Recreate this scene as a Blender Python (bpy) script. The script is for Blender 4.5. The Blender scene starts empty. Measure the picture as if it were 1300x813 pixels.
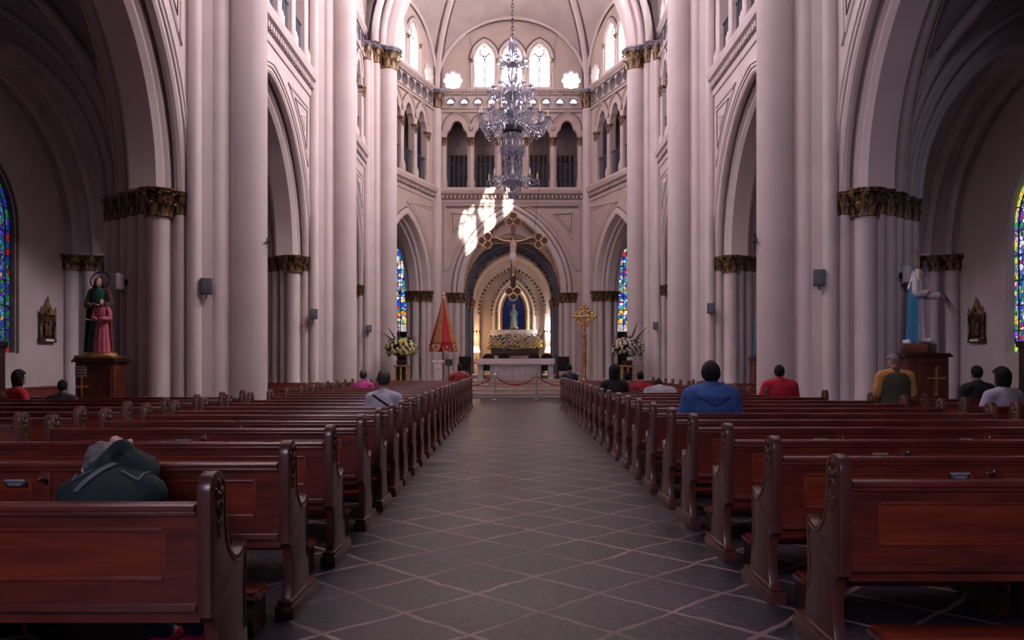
import bpy, bmesh, math, random
from mathutils import Vector, Matrix, Quaternion
from mathutils.geometry import tessellate_polygon
from mathutils.bvhtree import BVHTree
random.seed(7)
PI = math.pi
sin, cos, sqrt = math.sin, math.cos, math.sqrt
SC = bpy.context.scene
COL = SC.collection
V = Vector

# ------------------------------------------------------------------ materials
def new_mat(name):
    m = bpy.data.materials.new(name)
    m.use_nodes = True
    nt = m.node_tree
    return m, nt, nt.nodes['Principled BSDF'], nt.nodes, nt.links

def noise_mat(name, c1, c2, scale=4.0, rough=0.6, metallic=0.0, bump=0.0, bscale=None, spec=0.5,
              stretch=None, lo=0.35, hi=0.65, detail=4.0, coat=0.0):
    m, nt, b, N, L = new_mat(name)
    tc = N.new('ShaderNodeTexCoord')
    mp = N.new('ShaderNodeMapping')
    if stretch: mp.inputs['Scale'].default_value = stretch
    L.new(tc.outputs['Object'], mp.inputs['Vector'])
    n = N.new('ShaderNodeTexNoise'); n.inputs['Scale'].default_value = scale; n.inputs['Detail'].default_value = detail
    L.new(mp.outputs['Vector'], n.inputs['Vector'])
    r = N.new('ShaderNodeValToRGB')
    r.color_ramp.elements[0].position = lo; r.color_ramp.elements[1].position = hi
    r.color_ramp.elements[0].color = (*c1, 1); r.color_ramp.elements[1].color = (*c2, 1)
    L.new(n.outputs['Fac'], r.inputs['Fac'])
    L.new(r.outputs['Color'], b.inputs['Base Color'])
    b.inputs['Roughness'].default_value = rough
    b.inputs['Metallic'].default_value = metallic
    b.inputs['Specular IOR Level'].default_value = spec
    b.inputs['Coat Weight'].default_value = coat
    b.inputs['Coat Roughness'].default_value = 0.15
    if bump:
        n2 = N.new('ShaderNodeTexNoise'); n2.inputs['Scale'].default_value = bscale or scale * 4
        n2.inputs['Detail'].default_value = 5
        L.new(mp.outputs['Vector'], n2.inputs['Vector'])
        bp = N.new('ShaderNodeBump'); bp.inputs['Strength'].default_value = bump; bp.inputs['Distance'].default_value = 0.02
        L.new(n2.outputs['Fac'], bp.inputs['Height'])
        L.new(bp.outputs['Normal'], b.inputs['Normal'])
    return m

def emit_mat(name, col, strength):
    m, nt, b, N, L = new_mat(name)
    b.inputs['Base Color'].default_value = (*col, 1)
    b.inputs['Emission Color'].default_value = (*col, 1)
    b.inputs['Emission Strength'].default_value = strength
    return m

M = {}
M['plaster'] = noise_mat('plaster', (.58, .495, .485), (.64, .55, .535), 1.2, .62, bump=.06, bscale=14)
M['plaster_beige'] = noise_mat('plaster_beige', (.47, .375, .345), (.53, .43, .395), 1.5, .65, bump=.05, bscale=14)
M['plaster_aisle_shaded'] = noise_mat('plaster_aisle_shaded', (.43, .37, .385), (.49, .425, .44), 1.2, .7, bump=.06, bscale=12)  # same plaster as the nave, aisle shade put into its colour
M['vault_aisle_shaded'] = noise_mat('vault_aisle_shaded', (.25, .205, .215), (.30, .245, .255), 1.2, .75)  # vault webs darker still, the gloom overhead painted into the colour
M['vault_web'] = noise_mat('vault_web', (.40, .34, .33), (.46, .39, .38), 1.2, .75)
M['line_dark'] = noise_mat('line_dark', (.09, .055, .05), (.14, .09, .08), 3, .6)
M['blue_grey'] = noise_mat('blue_grey', (.10, .11, .17), (.15, .16, .23), 3, .6)
M['gilt'] = noise_mat('gilt', (.030, .017, .012), (.40, .25, .11), 3.2, .42, metallic=.45, bump=.3, bscale=14, lo=.40, hi=.68)
M['gold'] = noise_mat('gold', (.55, .33, .10), (.80, .56, .22), 7, .3, metallic=.9, bump=.15, bscale=40)
M['old_gold'] = noise_mat('old_gold', (.30, .16, .06), (.62, .38, .15), 8, .38, metallic=.75, bump=.3, bscale=40)
M['wood'] = noise_mat('wood', (.085, .014, .011), (.20, .034, .018), 2.2, .30, bump=.05, bscale=9, stretch=(1.2, 9, 9), detail=7, coat=.35, lo=.3, hi=.7)
M['wood_panel'] = noise_mat('wood_panel', (.12, .016, .010), (.28, .046, .020), 1.8, .30, bump=.05, bscale=8, stretch=(.9, 9, 8), detail=8, coat=.35, lo=.3, hi=.72)
M['wood_end'] = noise_mat('wood_end', (.075, .022, .017), (.125, .036, .026), 2.2, .33, bump=.06, bscale=10, stretch=(9, 9, 1.2), detail=7, coat=.3, lo=.3, hi=.7)
M['wood_dark'] = noise_mat('wood_dark', (.02, .008, .006), (.055, .018, .011), 3, .4, bump=.08, stretch=(6, 6, 1.2))
M['wood_pedestal'] = noise_mat('wood_pedestal', (.06, .014, .008), (.15, .036, .016), 2, .38, bump=.05, stretch=(8, 8, 1), detail=7)
M['brass_carving'] = noise_mat('brass_carving', (.05, .025, .018), (.16, .085, .05), 20, .4, metallic=.3, bump=.4, bscale=60)
M['label_white'] = noise_mat('label_white', (.30, .30, .34), (.42, .42, .46), 30, .4)
M['label_dark'] = noise_mat('label_dark', (.03, .025, .03), (.05, .04, .045), 10, .4)
M['hook_metal'] = noise_mat('hook_metal', (.10, .10, .12), (.22, .22, .26), 30, .25, metallic=.9)
M['iron'] = noise_mat('iron', (.012, .014, .022), (.03, .033, .045), 9, .5, metallic=.4)
M['rail_blue'] = noise_mat('rail_blue', (.03, .045, .075), (.05, .07, .11), 9, .5, metallic=.3)
M['dark_gap'] = noise_mat('dark_gap', (.018, .013, .014), (.04, .03, .03), 5, .8)
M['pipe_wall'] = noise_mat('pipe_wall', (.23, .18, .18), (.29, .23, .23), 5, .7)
M['speaker_grey'] = noise_mat('speaker_grey', (.10, .11, .14), (.14, .15, .18), 60, .6)
M['speaker_white'] = noise_mat('speaker_white', (.48, .46, .49), (.55, .53, .56), 30, .5)
M['marble'] = noise_mat('marble', (.36, .33, .35), (.62, .58, .60), 5, .4, detail=9, lo=.3, hi=.7)
M['marble_step'] = noise_mat('marble_step', (.42, .33, .28), (.52, .42, .36), 4, .45, detail=8)
M['cloth_white'] = noise_mat('cloth_white', (.70, .64, .69), (.78, .72, .77), 8, .85, bump=.1)
M['steel'] = noise_mat('steel', (.50, .50, .54), (.66, .66, .70), 12, .25, metallic=.9)
M['red_rope'] = noise_mat('red_rope', (.24, .012, .02), (.36, .02, .03), 40, .8, bump=.3)
M['umb_red'] = noise_mat('umb_red', (.34, .008, .02), (.46, .014, .03), 6, .75, bump=.1)
M['umb_gold'] = noise_mat('umb_gold', (.36, .17, .05), (.46, .23, .075), 6, .75, bump=.1)
M['fringe'] = noise_mat('fringe', (.52, .30, .14), (.68, .44, .24), 30, .8)
M['leaf'] = noise_mat('leaf', (.012, .028, .012), (.04, .075, .025), 9, .6)
M['leaf_blade'] = noise_mat('leaf_blade', (.02, .03, .022), (.05, .06, .04), 9, .5)
M['petal_white'] = noise_mat('petal_white', (.50, .46, .44), (.66, .62, .58), 30, .7)
M['petal_yellow'] = noise_mat('petal_yellow', (.50, .42, .07), (.66, .58, .16), 30, .7)
M['petal_cream'] = noise_mat('petal_cream', (.55, .46, .30), (.70, .60, .42), 30, .7)
M['petal_pink'] = noise_mat('petal_pink', (.42, .30, .36), (.58, .44, .50), 30, .7)
M['skin'] = noise_mat('skin', (.36, .19, .14), (.42, .23, .175), 12, .55)
M['skin_pale'] = noise_mat('skin_pale', (.46, .29, .25), (.52, .34, .29), 12, .55)
M['statue_skin'] = noise_mat('statue_skin', (.42, .26, .2), (.5, .32, .25), 12, .45)
M['hair_black'] = noise_mat('hair_black', (.003, .003, .004), (.010, .009, .011), 30, .6, spec=.25, bump=.6, bscale=60, stretch=(6, 6, 1))
M['hair_grey'] = noise_mat('hair_grey', (.09, .085, .09), (.2, .19, .2), 30, .6, bump=.5, bscale=60)
M['hair_brown'] = noise_mat('hair_brown', (.02, .012, .011), (.05, .03, .025), 30, .5, bump=.6, bscale=60)
def cloth(name, c, k=1.35, **kw):
    M[name] = noise_mat(name, c, tuple(min(1, x * k) for x in c), 7, .85, bump=.35, bscale=9, **kw)
cloth('teal_jacket', (.006, .018, .022)); cloth('navy', (.012, .022, .075)); cloth('grey_strap', (.10, .12, .14))
cloth('blue_jacket', (.035, .09, .27)); cloth('red_shirt', (.36, .010, .026)); cloth('white_shirt', (.46, .45, .53))
cloth('lavender_top', (.36, .33, .43)); cloth('olive_vest', (.040, .040, .022)); cloth('mustard', (.42, .20, .05))
cloth('black_cloth', (.01, .01, .013)); cloth('pink_top', (.50, .06, .24)); cloth('dark_trousers', (.018, .018, .026))
cloth('red_shoe', (.42, .01, .05)); cloth('white_sole', (.55, .55, .6)); cloth('maroon_shirt', (.22, .02, .02)); cloth('grey_shirt', (.30, .28, .30))
cloth('robe_green', (.012, .085, .065)); cloth('robe_pink', (.40, .10, .14)); cloth('robe_brown', (.07, .035, .028)); cloth('robe_blue', (.02, .14, .26))
cloth('robe_white', (.50, .46, .48)); cloth('robe_paleblue', (.24, .30, .33)); cloth('robe_niche', (.10, .20, .22)); cloth('robe_dark', (.03, .03, .05))
M['niche_blue'] = noise_mat('niche_blue', (.006, .03, .19), (.012, .06, .34), 2, .7)
M['cross_wood'] = noise_mat('cross_wood', (.05, .014, .014), (.10, .03, .026), 5, .5)
M['corpus'] = noise_mat('corpus', (.42, .28, .22), (.56, .39, .31), 8, .5)
M['bead_gold'] = emit_mat('bead_gold', (1.0, .74, .42), 1.1)
M['bead_dark'] = noise_mat('bead_dark', (.02, .016, .02), (.08, .06, .06), 10, .5)
M['lamp_warm'] = emit_mat('lamp_warm', (1.0, .70, .32), 9.0)
M['cup_red'] = noise_mat('cup_red', (.40, .03, .01), (.6, .08, .02), 10, .3)
M['candle'] = noise_mat('candle', (.6, .55, .45), (.7, .64, .52), 8, .6)
M['leading'] = noise_mat('leading', (.03, .027, .04), (.06, .055, .075), 8, .6)

def glass_white():
    m, nt, b, N, L = new_mat('daylit_glass')
    for n in list(N):
        if n.type == 'BSDF_PRINCIPLED': N.remove(n)
    e = N.new('ShaderNodeEmission'); e.inputs['Color'].default_value = (.93, .95, 1, 1); e.inputs['Strength'].default_value = 1.9
    t = N.new('ShaderNodeBsdfTransparent'); t.inputs['Color'].default_value = (.9, .9, .9, 1)
    a = N.new('ShaderNodeAddShader')
    L.new(e.outputs[0], a.inputs[0]); L.new(t.outputs[0], a.inputs[1]); L.new(a.outputs[0], N['Material Output'].inputs['Surface'])
    return m
M['daylit_glass'] = glass_white()
M['roundel_grey'] = noise_mat('roundel_grey', (.20, .19, .23), (.30, .28, .33), 3, .6)
M['ring_grey'] = noise_mat('ring_grey', (.16, .15, .19), (.24, .22, .27), 3, .6)
M['glass_dim'] = emit_mat('glass_dim', (.42, .40, .55), .35)

def crystal():
    m, nt, b, N, L = new_mat('crystal')
    b.inputs['Base Color'].default_value = (.44, .45, .54, 1)
    b.inputs['Roughness'].default_value = .12
    b.inputs['Metallic'].default_value = .35
    b.inputs['Transmission Weight'].default_value = .35
    b.inputs['IOR'].default_value = 1.5
    return m
M['crystal'] = crystal()

def stained(name, palette, strength, sc=7.0, centre_white=False):
    m, nt, b, N, L = new_mat(name)
    tc = N.new('ShaderNodeTexCoord')
    vo = N.new('ShaderNodeTexVoronoi'); vo.inputs['Scale'].default_value = sc
    L.new(tc.outputs['Object'], vo.inputs['Vector'])
    sep = N.new('ShaderNodeSeparateColor'); L.new(vo.outputs['Color'], sep.inputs[0])
    r = N.new('ShaderNodeValToRGB'); r.color_ramp.interpolation = 'CONSTANT'
    els = r.color_ramp.elements
    for i, c in enumerate(palette):
        p = i / len(palette)
        e = els[i] if i < 2 else els.new(p)
        e.position = p; e.color = (*c, 1)
    L.new(sep.outputs[0], r.inputs['Fac'])
    ve = N.new('ShaderNodeTexVoronoi'); ve.feature = 'DISTANCE_TO_EDGE'; ve.inputs['Scale'].default_value = sc
    L.new(tc.outputs['Object'], ve.inputs['Vector'])
    gt = N.new('ShaderNodeMath'); gt.operation = 'GREATER_THAN'; gt.inputs[1].default_value = .055
    L.new(ve.outputs['Distance'], gt.inputs[0])
    mul = N.new('ShaderNodeMath'); mul.operation = 'MULTIPLY'; mul.inputs[1].default_value = strength
    L.new(gt.outputs[0], mul.inputs[0])
    L.new(r.outputs['Color'], b.inputs['Emission Color']); L.new(mul.outputs[0], b.inputs['Emission Strength'])
    b.inputs['Base Color'].default_value = (.02, .02, .03, 1); b.inputs['Roughness'].default_value = .3
    return m
Bl, Pu, Gr, Ye, Rd, Cy, Wh, Or = (.02, .06, .6), (.22, .08, .7), (.02, .32, .12), (.85, .62, .08), (.6, .02, .03), (.08, .42, .62), (.85, .85, .95), (.8, .28, .03)
M['stained_left'] = stained('stained_left', [Bl, Pu, Bl, Gr, Cy, Bl, Rd, Pu, Ye, Bl, Gr, Cy], .5, 10)
M['stained_left_border'] = stained('stained_left_border', [Gr, Bl, Cy, Gr, Rd, Bl], .45, 7)
M['stained_right'] = stained('stained_right', [Pu, Wh, Bl, Rd, Gr, Pu, Wh, Bl, Gr, Cy, Ye, Bl], 1.0, 11)
M['stained_right_border'] = stained('stained_right_border', [Ye, Gr, Pu, Ye, (.5, .35, .8), Gr, (.45, .7, .1)], 1.25, 10)
M['stained_apse'] = stained('stained_apse', [Bl, Cy, Or, Wh, Bl, Ye, Cy, Rd, Wh, (.02, .2, .3), Or, Bl], 1.2, 6)
M['stained_figure'] = stained('stained_figure', [(.9, .8, .8), (.7, .66, .8), (.95, .9, .95), (.8, .6, .55)], .9, 8)

def floor_mat():
    m, nt, b, N, L = new_mat('slate_tiles')
    tc = N.new('ShaderNodeTexCoord')
    # distort slightly so joints are hand-laid
    nz = N.new('ShaderNodeTexNoise'); nz.inputs['Scale'].default_value = 2.3; nz.inputs['Detail'].default_value = 3
    L.new(tc.outputs['Object'], nz.inputs['Vector'])
    sub = N.new('ShaderNodeVectorMath'); sub.operation = 'SUBTRACT'; sub.inputs[1].default_value = (.5, .5, .5)
    L.new(nz.outputs['Color'], sub.inputs[0])
    scl = N.new('ShaderNodeVectorMath'); scl.operation = 'SCALE'; scl.inputs['Scale'].default_value = .11
    L.new(sub.outputs[0], scl.inputs[0])
    add = N.new('ShaderNodeVectorMath'); add.operation = 'ADD'
    L.new(tc.outputs['Object'], add.inputs[0]); L.new(scl.outputs[0], add.inputs[1])
    off = N.new('ShaderNodeVectorMath'); off.operation = 'SUBTRACT'; off.inputs[1].default_value = (.156, 4.762, 0)
    L.new(add.outputs[0], off.inputs[0])
    mp = N.new('ShaderNodeMapping'); mp.inputs['Rotation'].default_value = (0, 0, PI / 4)
    s = 1 / .55; mp.inputs['Scale'].default_value = (s, s, s)
    L.new(off.outputs[0], mp.inputs['Vector'])
    sx = N.new('ShaderNodeSeparateXYZ'); L.new(mp.outputs[0], sx.inputs[0])
    ds = []
    for ax in ('X', 'Y'):
        fr = N.new('ShaderNodeMath'); fr.operation = 'FRACT'; L.new(sx.outputs[ax], fr.inputs[0])
        c = N.new('ShaderNodeMath'); c.operation = 'SUBTRACT'; c.inputs[1].default_value = .5; L.new(fr.outputs[0], c.inputs[0])
        a = N.new('ShaderNodeMath'); a.operation = 'ABSOLUTE'; L.new(c.outputs[0], a.inputs[0])
        ds.append(a)
    mx = N.new('ShaderNodeMath'); mx.operation = 'MAXIMUM'; L.new(ds[0].outputs[0], mx.inputs[0]); L.new(ds[1].outputs[0], mx.inputs[1])
    # ragged joint width
    n3 = N.new('ShaderNodeTexNoise'); n3.inputs['Scale'].default_value = 9; n3.inputs['Detail'].default_value = 4
    L.new(tc.outputs['Object'], n3.inputs['Vector'])
    ad = N.new('ShaderNodeMath'); ad.operation = 'MULTIPLY_ADD'; ad.inputs[1].default_value = .05; L.new(n3.outputs['Fac'], ad.inputs[0]); L.new(mx.outputs[0], ad.inputs[2])
    mr = N.new('ShaderNodeMapRange'); mr.inputs['From Min'].default_value = .486; mr.inputs['From Max'].default_value = .505
    L.new(ad.outputs[0], mr.inputs['Value'])
    # per tile tone
    fl = N.new('ShaderNodeVectorMath'); fl.operation = 'FLOOR'; L.new(mp.outputs[0], fl.inputs[0])
    wn = N.new('ShaderNodeTexWhiteNoise'); wn.noise_dimensions = '3D'; L.new(fl.outputs[0], wn.inputs['Vector'])
    tr = N.new('ShaderNodeValToRGB')
    tr.color_ramp.elements[0].color = (.011, .0085, .0175, 1); tr.color_ramp.elements[1].color = (.024, .019, .035, 1)
    L.new(wn.outputs['Value'], tr.inputs['Fac'])
    n4 = N.new('ShaderNodeTexNoise'); n4.inputs['Scale'].default_value = 1.1; n4.inputs['Detail'].default_value = 8
    L.new(tc.outputs['Object'], n4.inputs['Vector'])
    r4 = N.new('ShaderNodeValToRGB'); r4.color_ramp.elements[0].position = .46; r4.color_ramp.elements[1].position = .68
    L.new(n4.outputs['Fac'], r4.inputs['Fac'])
    dm = N.new('ShaderNodeMix'); dm.data_type = 'RGBA'; L.new(r4.outputs['Color'], dm.inputs['Factor'])
    L.new(tr.outputs['Color'], dm.inputs['A']); dm.inputs['B'].default_value = (.060, .046, .066, 1)
    mix = N.new('ShaderNodeMix'); mix.data_type = 'RGBA'
    nj = N.new('ShaderNodeTexNoise'); nj.inputs['Scale'].default_value = .9; nj.inputs['Detail'].default_value = 3
    L.new(tc.outputs['Object'], nj.inputs['Vector'])
    rj = N.new('ShaderNodeMapRange'); rj.inputs['From Min'].default_value = .36; rj.inputs['From Max'].default_value = .60; rj.inputs['To Min'].default_value = .22
    L.new(nj.outputs['Fac'], rj.inputs['Value'])
    jf = N.new('ShaderNodeMath'); jf.operation = 'MULTIPLY'; L.new(mr.outputs[0], jf.inputs[0]); L.new(rj.outputs[0], jf.inputs[1])
    L.new(jf.outputs[0], mix.inputs['Factor']); L.new(dm.outputs['Result'], mix.inputs['A']); mix.inputs['B'].default_value = (.33, .235, .245, 1)
    L.new(mix.outputs['Result'], b.inputs['Base Color'])
    rr = N.new('ShaderNodeMapRange'); rr.inputs['To Min'].default_value = .26; rr.inputs['To Max'].default_value = .62
    L.new(n4.outputs['Fac'], rr.inputs['Value']); L.new(rr.outputs[0], b.inputs['Roughness'])
    n5 = N.new('ShaderNodeTexNoise'); n5.inputs['Scale'].default_value = 14; n5.inputs['Detail'].default_value = 6
    L.new(tc.outputs['Object'], n5.inputs['Vector'])
    hm = N.new('ShaderNodeMath'); hm.operation = 'MULTIPLY_ADD'; hm.inputs[1].default_value = -.6
    L.new(mr.outputs[0], hm.inputs[0]); L.new(n5.outputs['Fac'], hm.inputs[2])
    bp = N.new('ShaderNodeBump'); bp.inputs['Strength'].default_value = .35; bp.inputs['Distance'].default_value = .02
    L.new(hm.outputs[0], bp.inputs['Height']); L.new(bp.outputs['Normal'], b.inputs['Normal'])
    return m
M['floor'] = floor_mat()

# ------------------------------------------------------------------ mesh builder
class MB:
    def __init__(self):
        self.v = []; self.f = []; self.mi = []; self.cur = 0
    def add(self, vs, fs):
        o = len(self.v)
        self.v.extend([tuple(p) for p in vs])
        for f in fs:
            self.f.append([i + o for i in f]); self.mi.append(self.cur)
        return self
    def box(self, lo, hi, bev=0.0):
        x0, y0, z0 = lo; x1, y1, z1 = hi
        if bev <= 0:
            return self.add([(x0,y0,z0),(x1,y0,z0),(x1,y1,z0),(x0,y1,z0),(x0,y0,z1),(x1,y0,z1),(x1,y1,z1),(x0,y1,z1)],
                            [(0,3,2,1),(4,5,6,7),(0,1,5,4),(1,2,6,5),(2,3,7,6),(3,0,4,7)])
        bm = bmesh.new()
        bmesh.ops.create_cube(bm, size=1)
        for v in bm.verts:
            v.co = V(((x0+x1)/2 + v.co.x*(x1-x0), (y0+y1)/2 + v.co.y*(y1-y0), (z0+z1)/2 + v.co.z*(z1-z0)))
        bmesh.ops.bevel(bm, geom=list(bm.edges), offset=bev, segments=2, affect='EDGES', profile=.6)
        return self.frombm(bm)
    def frombm(self, bm):
        bm.verts.index_update()
        self.add([v.co.copy() for v in bm.verts], [[v.index for v in f.verts] for f in bm.faces]); bm.free(); return self
    def xf(self, mat, start=0):
        for i in range(start, len(self.v)):
            self.v[i] = tuple(mat @ V(self.v[i]))
        return self
    def tube(self, pts, rad, n=10, side=None, caps=True):
        pts = [V(p) for p in pts]; k = len(pts)
        if not isinstance(rad, (list, tuple)): rad = [rad] * k
        rings = []; prev = None
        for i, p in enumerate(pts):
            t = (pts[min(i+1,k-1)] - pts[max(i-1,0)])
            if t.length < 1e-9: t = V((0,0,1))
            t.normalize()
            if side is not None: s = V(side)
            elif prev is not None: s = prev
            else: s = V((1,0,0)) if abs(t.x) < .8 else V((0,1,0))
            s = s - t * s.dot(t)
            if s.length < 1e-6: s = V((0,1,0)) - t * t.y
            s.normalize(); prev = s
            b = t.cross(s)
            a_, b_ = rad[i] if isinstance(rad[i], (list, tuple)) else (rad[i], rad[i])
            rings.append([p + s * (a_*cos(2*PI*j/n)) + b * (b_*sin(2*PI*j/n)) for j in range(n)])
        vs = [q for r in rings for q in r]; fs = []
        for i in range(k-1):
            for j in range(n):
                j2 = (j+1) % n
                fs.append((i*n+j, i*n+j2, (i+1)*n+j2, (i+1)*n+j))
        if caps:
            fs.append(list(range(n))[::-1]); fs.append([(k-1)*n+j for j in range(n)])
        return self.add(vs, fs)
    def lathe(self, prof, c=(0,0,0), n=16, caps=True, sx=1, sy=1):
        vs = []; fs = []; k = len(prof)
        for r, z in prof:
            for j in range(n):
                a = 2*PI*j/n
                vs.append((c[0]+r*cos(a)*sx, c[1]+r*sin(a)*sy, c[2]+z))
        for i in range(k-1):
            for j in range(n):
                j2 = (j+1) % n
                fs.append((i*n+j, i*n+j2, (i+1)*n+j2, (i+1)*n+j))
        if caps:
            fs.append(list(range(n))[::-1]); fs.append([(k-1)*n+j for j in range(n)])
        return self.add(vs, fs)
    def ball(self, c, r, u=10, v=7, rot=None):
        if not isinstance(r, (list, tuple)): r = (r, r, r)
        c = V(c); vs = []; fs = []
        def P(x, y, z):
            q = V((x*r[0], y*r[1], z*r[2]))
            if rot is not None: q = rot @ q
            return c + q
        vs.append(P(0,0,-1))
        for i in range(1, v):
            t = -PI/2 + PI*i/v
            for j in range(u):
                a = 2*PI*j/u
                vs.append(P(cos(t)*cos(a), cos(t)*sin(a), sin(t)))
        vs.append(P(0,0,1)); top = len(vs)-1
        for j in range(u):
            j2 = (j+1) % u
            fs.append((0, 1+j2, 1+j)); fs.append((top, 1+(v-2)*u+j, 1+(v-2)*u+j2))
            for i in range(v-2):
                fs.append((1+i*u+j, 1+i*u+j2, 1+(i+1)*u+j2, 1+(i+1)*u+j))
        return self.add(vs, fs)
    def plate(self, fr, outer, holes=(), d0=0.0, d1=.1):
        loops = [list(outer)] + [list(h) for h in holes]
        tris = tessellate_polygon([[V((a, b, 0)) for a, b in l] for l in loops])
        flat = [p for l in loops for p in l]; n = len(flat)
        vs = [fr(a, b, d0) for a, b in flat] + [fr(a, b, d1) for a, b in flat]
        fs = [tuple(t) for t in tris] + [tuple(i + n for i in reversed(t)) for t in tris]
        o = 0
        for l in loops:
            k = len(l)
            for i in range(k):
                j = (i+1) % k
                fs.append((o+i, o+j, n+o+j, n+o+i))
            o += k
        return self.add(vs, fs)
    def prism(self, poly, fr, d0, d1):
        return self.plate(fr, poly, (), d0, d1)
    def grid(self, fn, nu, nv):
        vs = [fn(i/nu, j/nv) for i in range(nu+1) for j in range(nv+1)]
        fs = [(i*(nv+1)+j, (i+1)*(nv+1)+j, (i+1)*(nv+1)+j+1, i*(nv+1)+j+1) for i in range(nu) for j in range(nv)]
        return self.add(vs, fs)
    def archloft(self, fr, H, R, zs, prof, n=20, closed=True, z0=None, sc=0.0):
        """sweep a section of (inset, depth) points round a pointed arch of half span H and radius R"""
        rows = [[fr(sc + s, z, d) for s, z in arch(H, R, zs, o, n, z0)] for o, d in prof]
        m = len(rows[0]); k = len(rows)
        vs = [p for r in rows for p in r]; fs = []
        for i in range(k if closed else k-1):
            i2 = (i+1) % k
            for j in range(m-1):
                fs.append((i*m+j, i*m+j+1, i2*m+j+1, i2*m+j))
        if closed:
            fs.append([i*m for i in range(k)]); fs.append([i*m+m-1 for i in range(k)][::-1])
        return self.add(vs, fs)
    def mesh(self, name, mats, smooth=35):
        me = bpy.data.meshes.new(name)
        me.from_pydata(self.v, [], self.f)
        for m in (mats if isinstance(mats, (list, tuple)) else [mats]):
            me.materials.append(M[m] if isinstance(m, str) else m)
        if any(self.mi): me.polygons.foreach_set('material_index', self.mi)
        bm = bmesh.new(); bm.from_mesh(me)
        bmesh.ops.recalc_face_normals(bm, faces=bm.faces); bm.to_mesh(me); bm.free()
        if smooth:
            me.polygons.foreach_set('use_smooth', [True] * len(me.polygons))
            me.set_sharp_from_angle(angle=math.radians(smooth))
        me.update()
        return me
    def obj(self, name, mats, parent=None, smooth=35):
        return link(name, self.mesh(name, mats, smooth), parent)

def link(name, data, parent=None, loc=None):
    o = bpy.data.objects.new(name, data); COL.objects.link(o)
    if parent is not None: o.parent = parent
    if loc is not None: o.location = loc
    return o
def tag(o, label, cat, group=None):
    o['label'] = label; o['category'] = cat
    if group: o['group'] = group
    return o
def thing(name, label, cat, loc=(0,0,0), rz=0.0, group=None):
    o = link(name, None, None, loc); o.rotation_euler = (0, 0, rz); o.empty_display_size = .2
    return tag(o, label, cat, group)
def struct(o):
    o['kind'] = 'structure'; return o
def sempty(name, loc=(0,0,0)):
    return struct(link(name, None, None, loc))
def copy_tree(o, parent=None):
    c = o.copy(); COL.objects.link(c)
    if parent is not None:
        c.parent = parent; c.matrix_parent_inverse = o.matrix_parent_inverse.copy()
    for ch in list(KIDS.get(o.name, o.children)): copy_tree(ch, c)
    return c
KIDS = {}

def arch(H, R, zs, o=0.0, n=20, z0=None):
    c = R - H; r = R - o
    ta = math.acos(max(-1, min(1, -c / r)))
    pts = []
    if z0 is not None: pts.append((c - r, z0))
    for i in range(n+1):
        t = PI + (ta - PI) * i / n
        pts.append((c + r*cos(t), zs + r*sin(t)))
    right = [(-s, z) for s, z in reversed(pts[:-1])]
    return pts + right
def apex(H, R, o=0.0):
    return sqrt((R-o)**2 - (R-H)**2)
def circ(cx, cz, r, n=16):
    return [(cx + r*cos(2*PI*i/n), cz + r*sin(2*PI*i/n)) for i in range(n)]
def octofoil(cx, cz, r, n=64):
    return [(cx + r*(.84+.16*abs(cos(4*t)))*cos(t), cz + r*(.84+.16*abs(cos(4*t)))*sin(t)) for t in [2*PI*i/n for i in range(n)]]
ORD = ['first','second','third','fourth','fifth','sixth','seventh','eighth','ninth','tenth','eleventh','twelfth','thirteenth','fourteenth',
       'fifteenth','sixteenth','seventeenth','eighteenth','nineteenth','twentieth','twenty-first','twenty-second','twenty-third','twenty-fourth','twenty-fifth','twenty-sixth']
SIDE = {-1: 'left', 1: 'right'}

# ------------------------------------------------------------------ shared capital mesh
def capital_mb(n=8, abacus=True, leaves=True):
    mb = MB()
    mb.lathe([(1.0,0),(1.12,.02),(1.12,.07),(1.0,.09),(1.0,.3),(1.06,.55),(1.22,.78),(1.3,.84)], n=20)
    if leaves:
        for tier, (zb, zt, nn, off, out) in enumerate([(.08,.5,n,0,1.34),(.28,.82,n,.5,1.6)]):
            for i in range(nn):
                a = 2*PI*(i+off)/nn
                ca, sa = cos(a), sin(a)
                rows = [(0,1.02,.30),(.35,1.08,.36),(.7,1.16,.36),(.92,out-.06,.28),(1.0,out,.18),(.88,out+.06,.10)]
                vs = []
                for t, r, w in rows:
                    z = zb + (zt-zb)*t
                    for s in (-1, -.5, 0, .5, 1):
                        rr = r + (.05 if abs(s) == .5 else (.09 if s == 0 else -.02))
                        vs.append((rr*ca - s*w*sa, rr*sa + s*w*ca, z))
                fs = [(5*k+j, 5*k+j+1, 5*k+j+6, 5*k+j+5) for k in range(5) for j in range(4)]
                mb.add(vs, fs)
    if abacus:
        mb.lathe([(1.34,.82),(1.5,.86),(1.52,.92),(1.62,.95),(1.62,1.0)], n=8 if n < 8 else 16)
    return mb
CAP = capital_mb().mesh('capital', 'gilt', 50)
CAP_BODY = capital_mb(abacus=False).mesh('capital_gilded', 'gilt', 50)
ab = MB(); ab.lathe([(1.30,.80),(1.5,.85),(1.52,.90),(1.66,.93),(1.66,1.0)], n=12)
for i in range(12):
    a = 2*PI*i/12
    ab.ball((1.52*cos(a), 1.52*sin(a), .86), (.14,.14,.07), 6, 4)
M['abacus_grey'] = noise_mat('abacus_grey', (.12, .125, .16), (.26, .26, .31), 3, .55)
ABACUS = ab.mesh('abacus', 'abacus_grey', 40)
def capital(parent, x, y, z, r, h, upper=False):
    c = link('capital', CAP_BODY if upper else CAP, parent, (x, y, z)); c.scale = (r, r, h)
    if upper:
        a = link('abacus', ABACUS, c)
    return c
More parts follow.
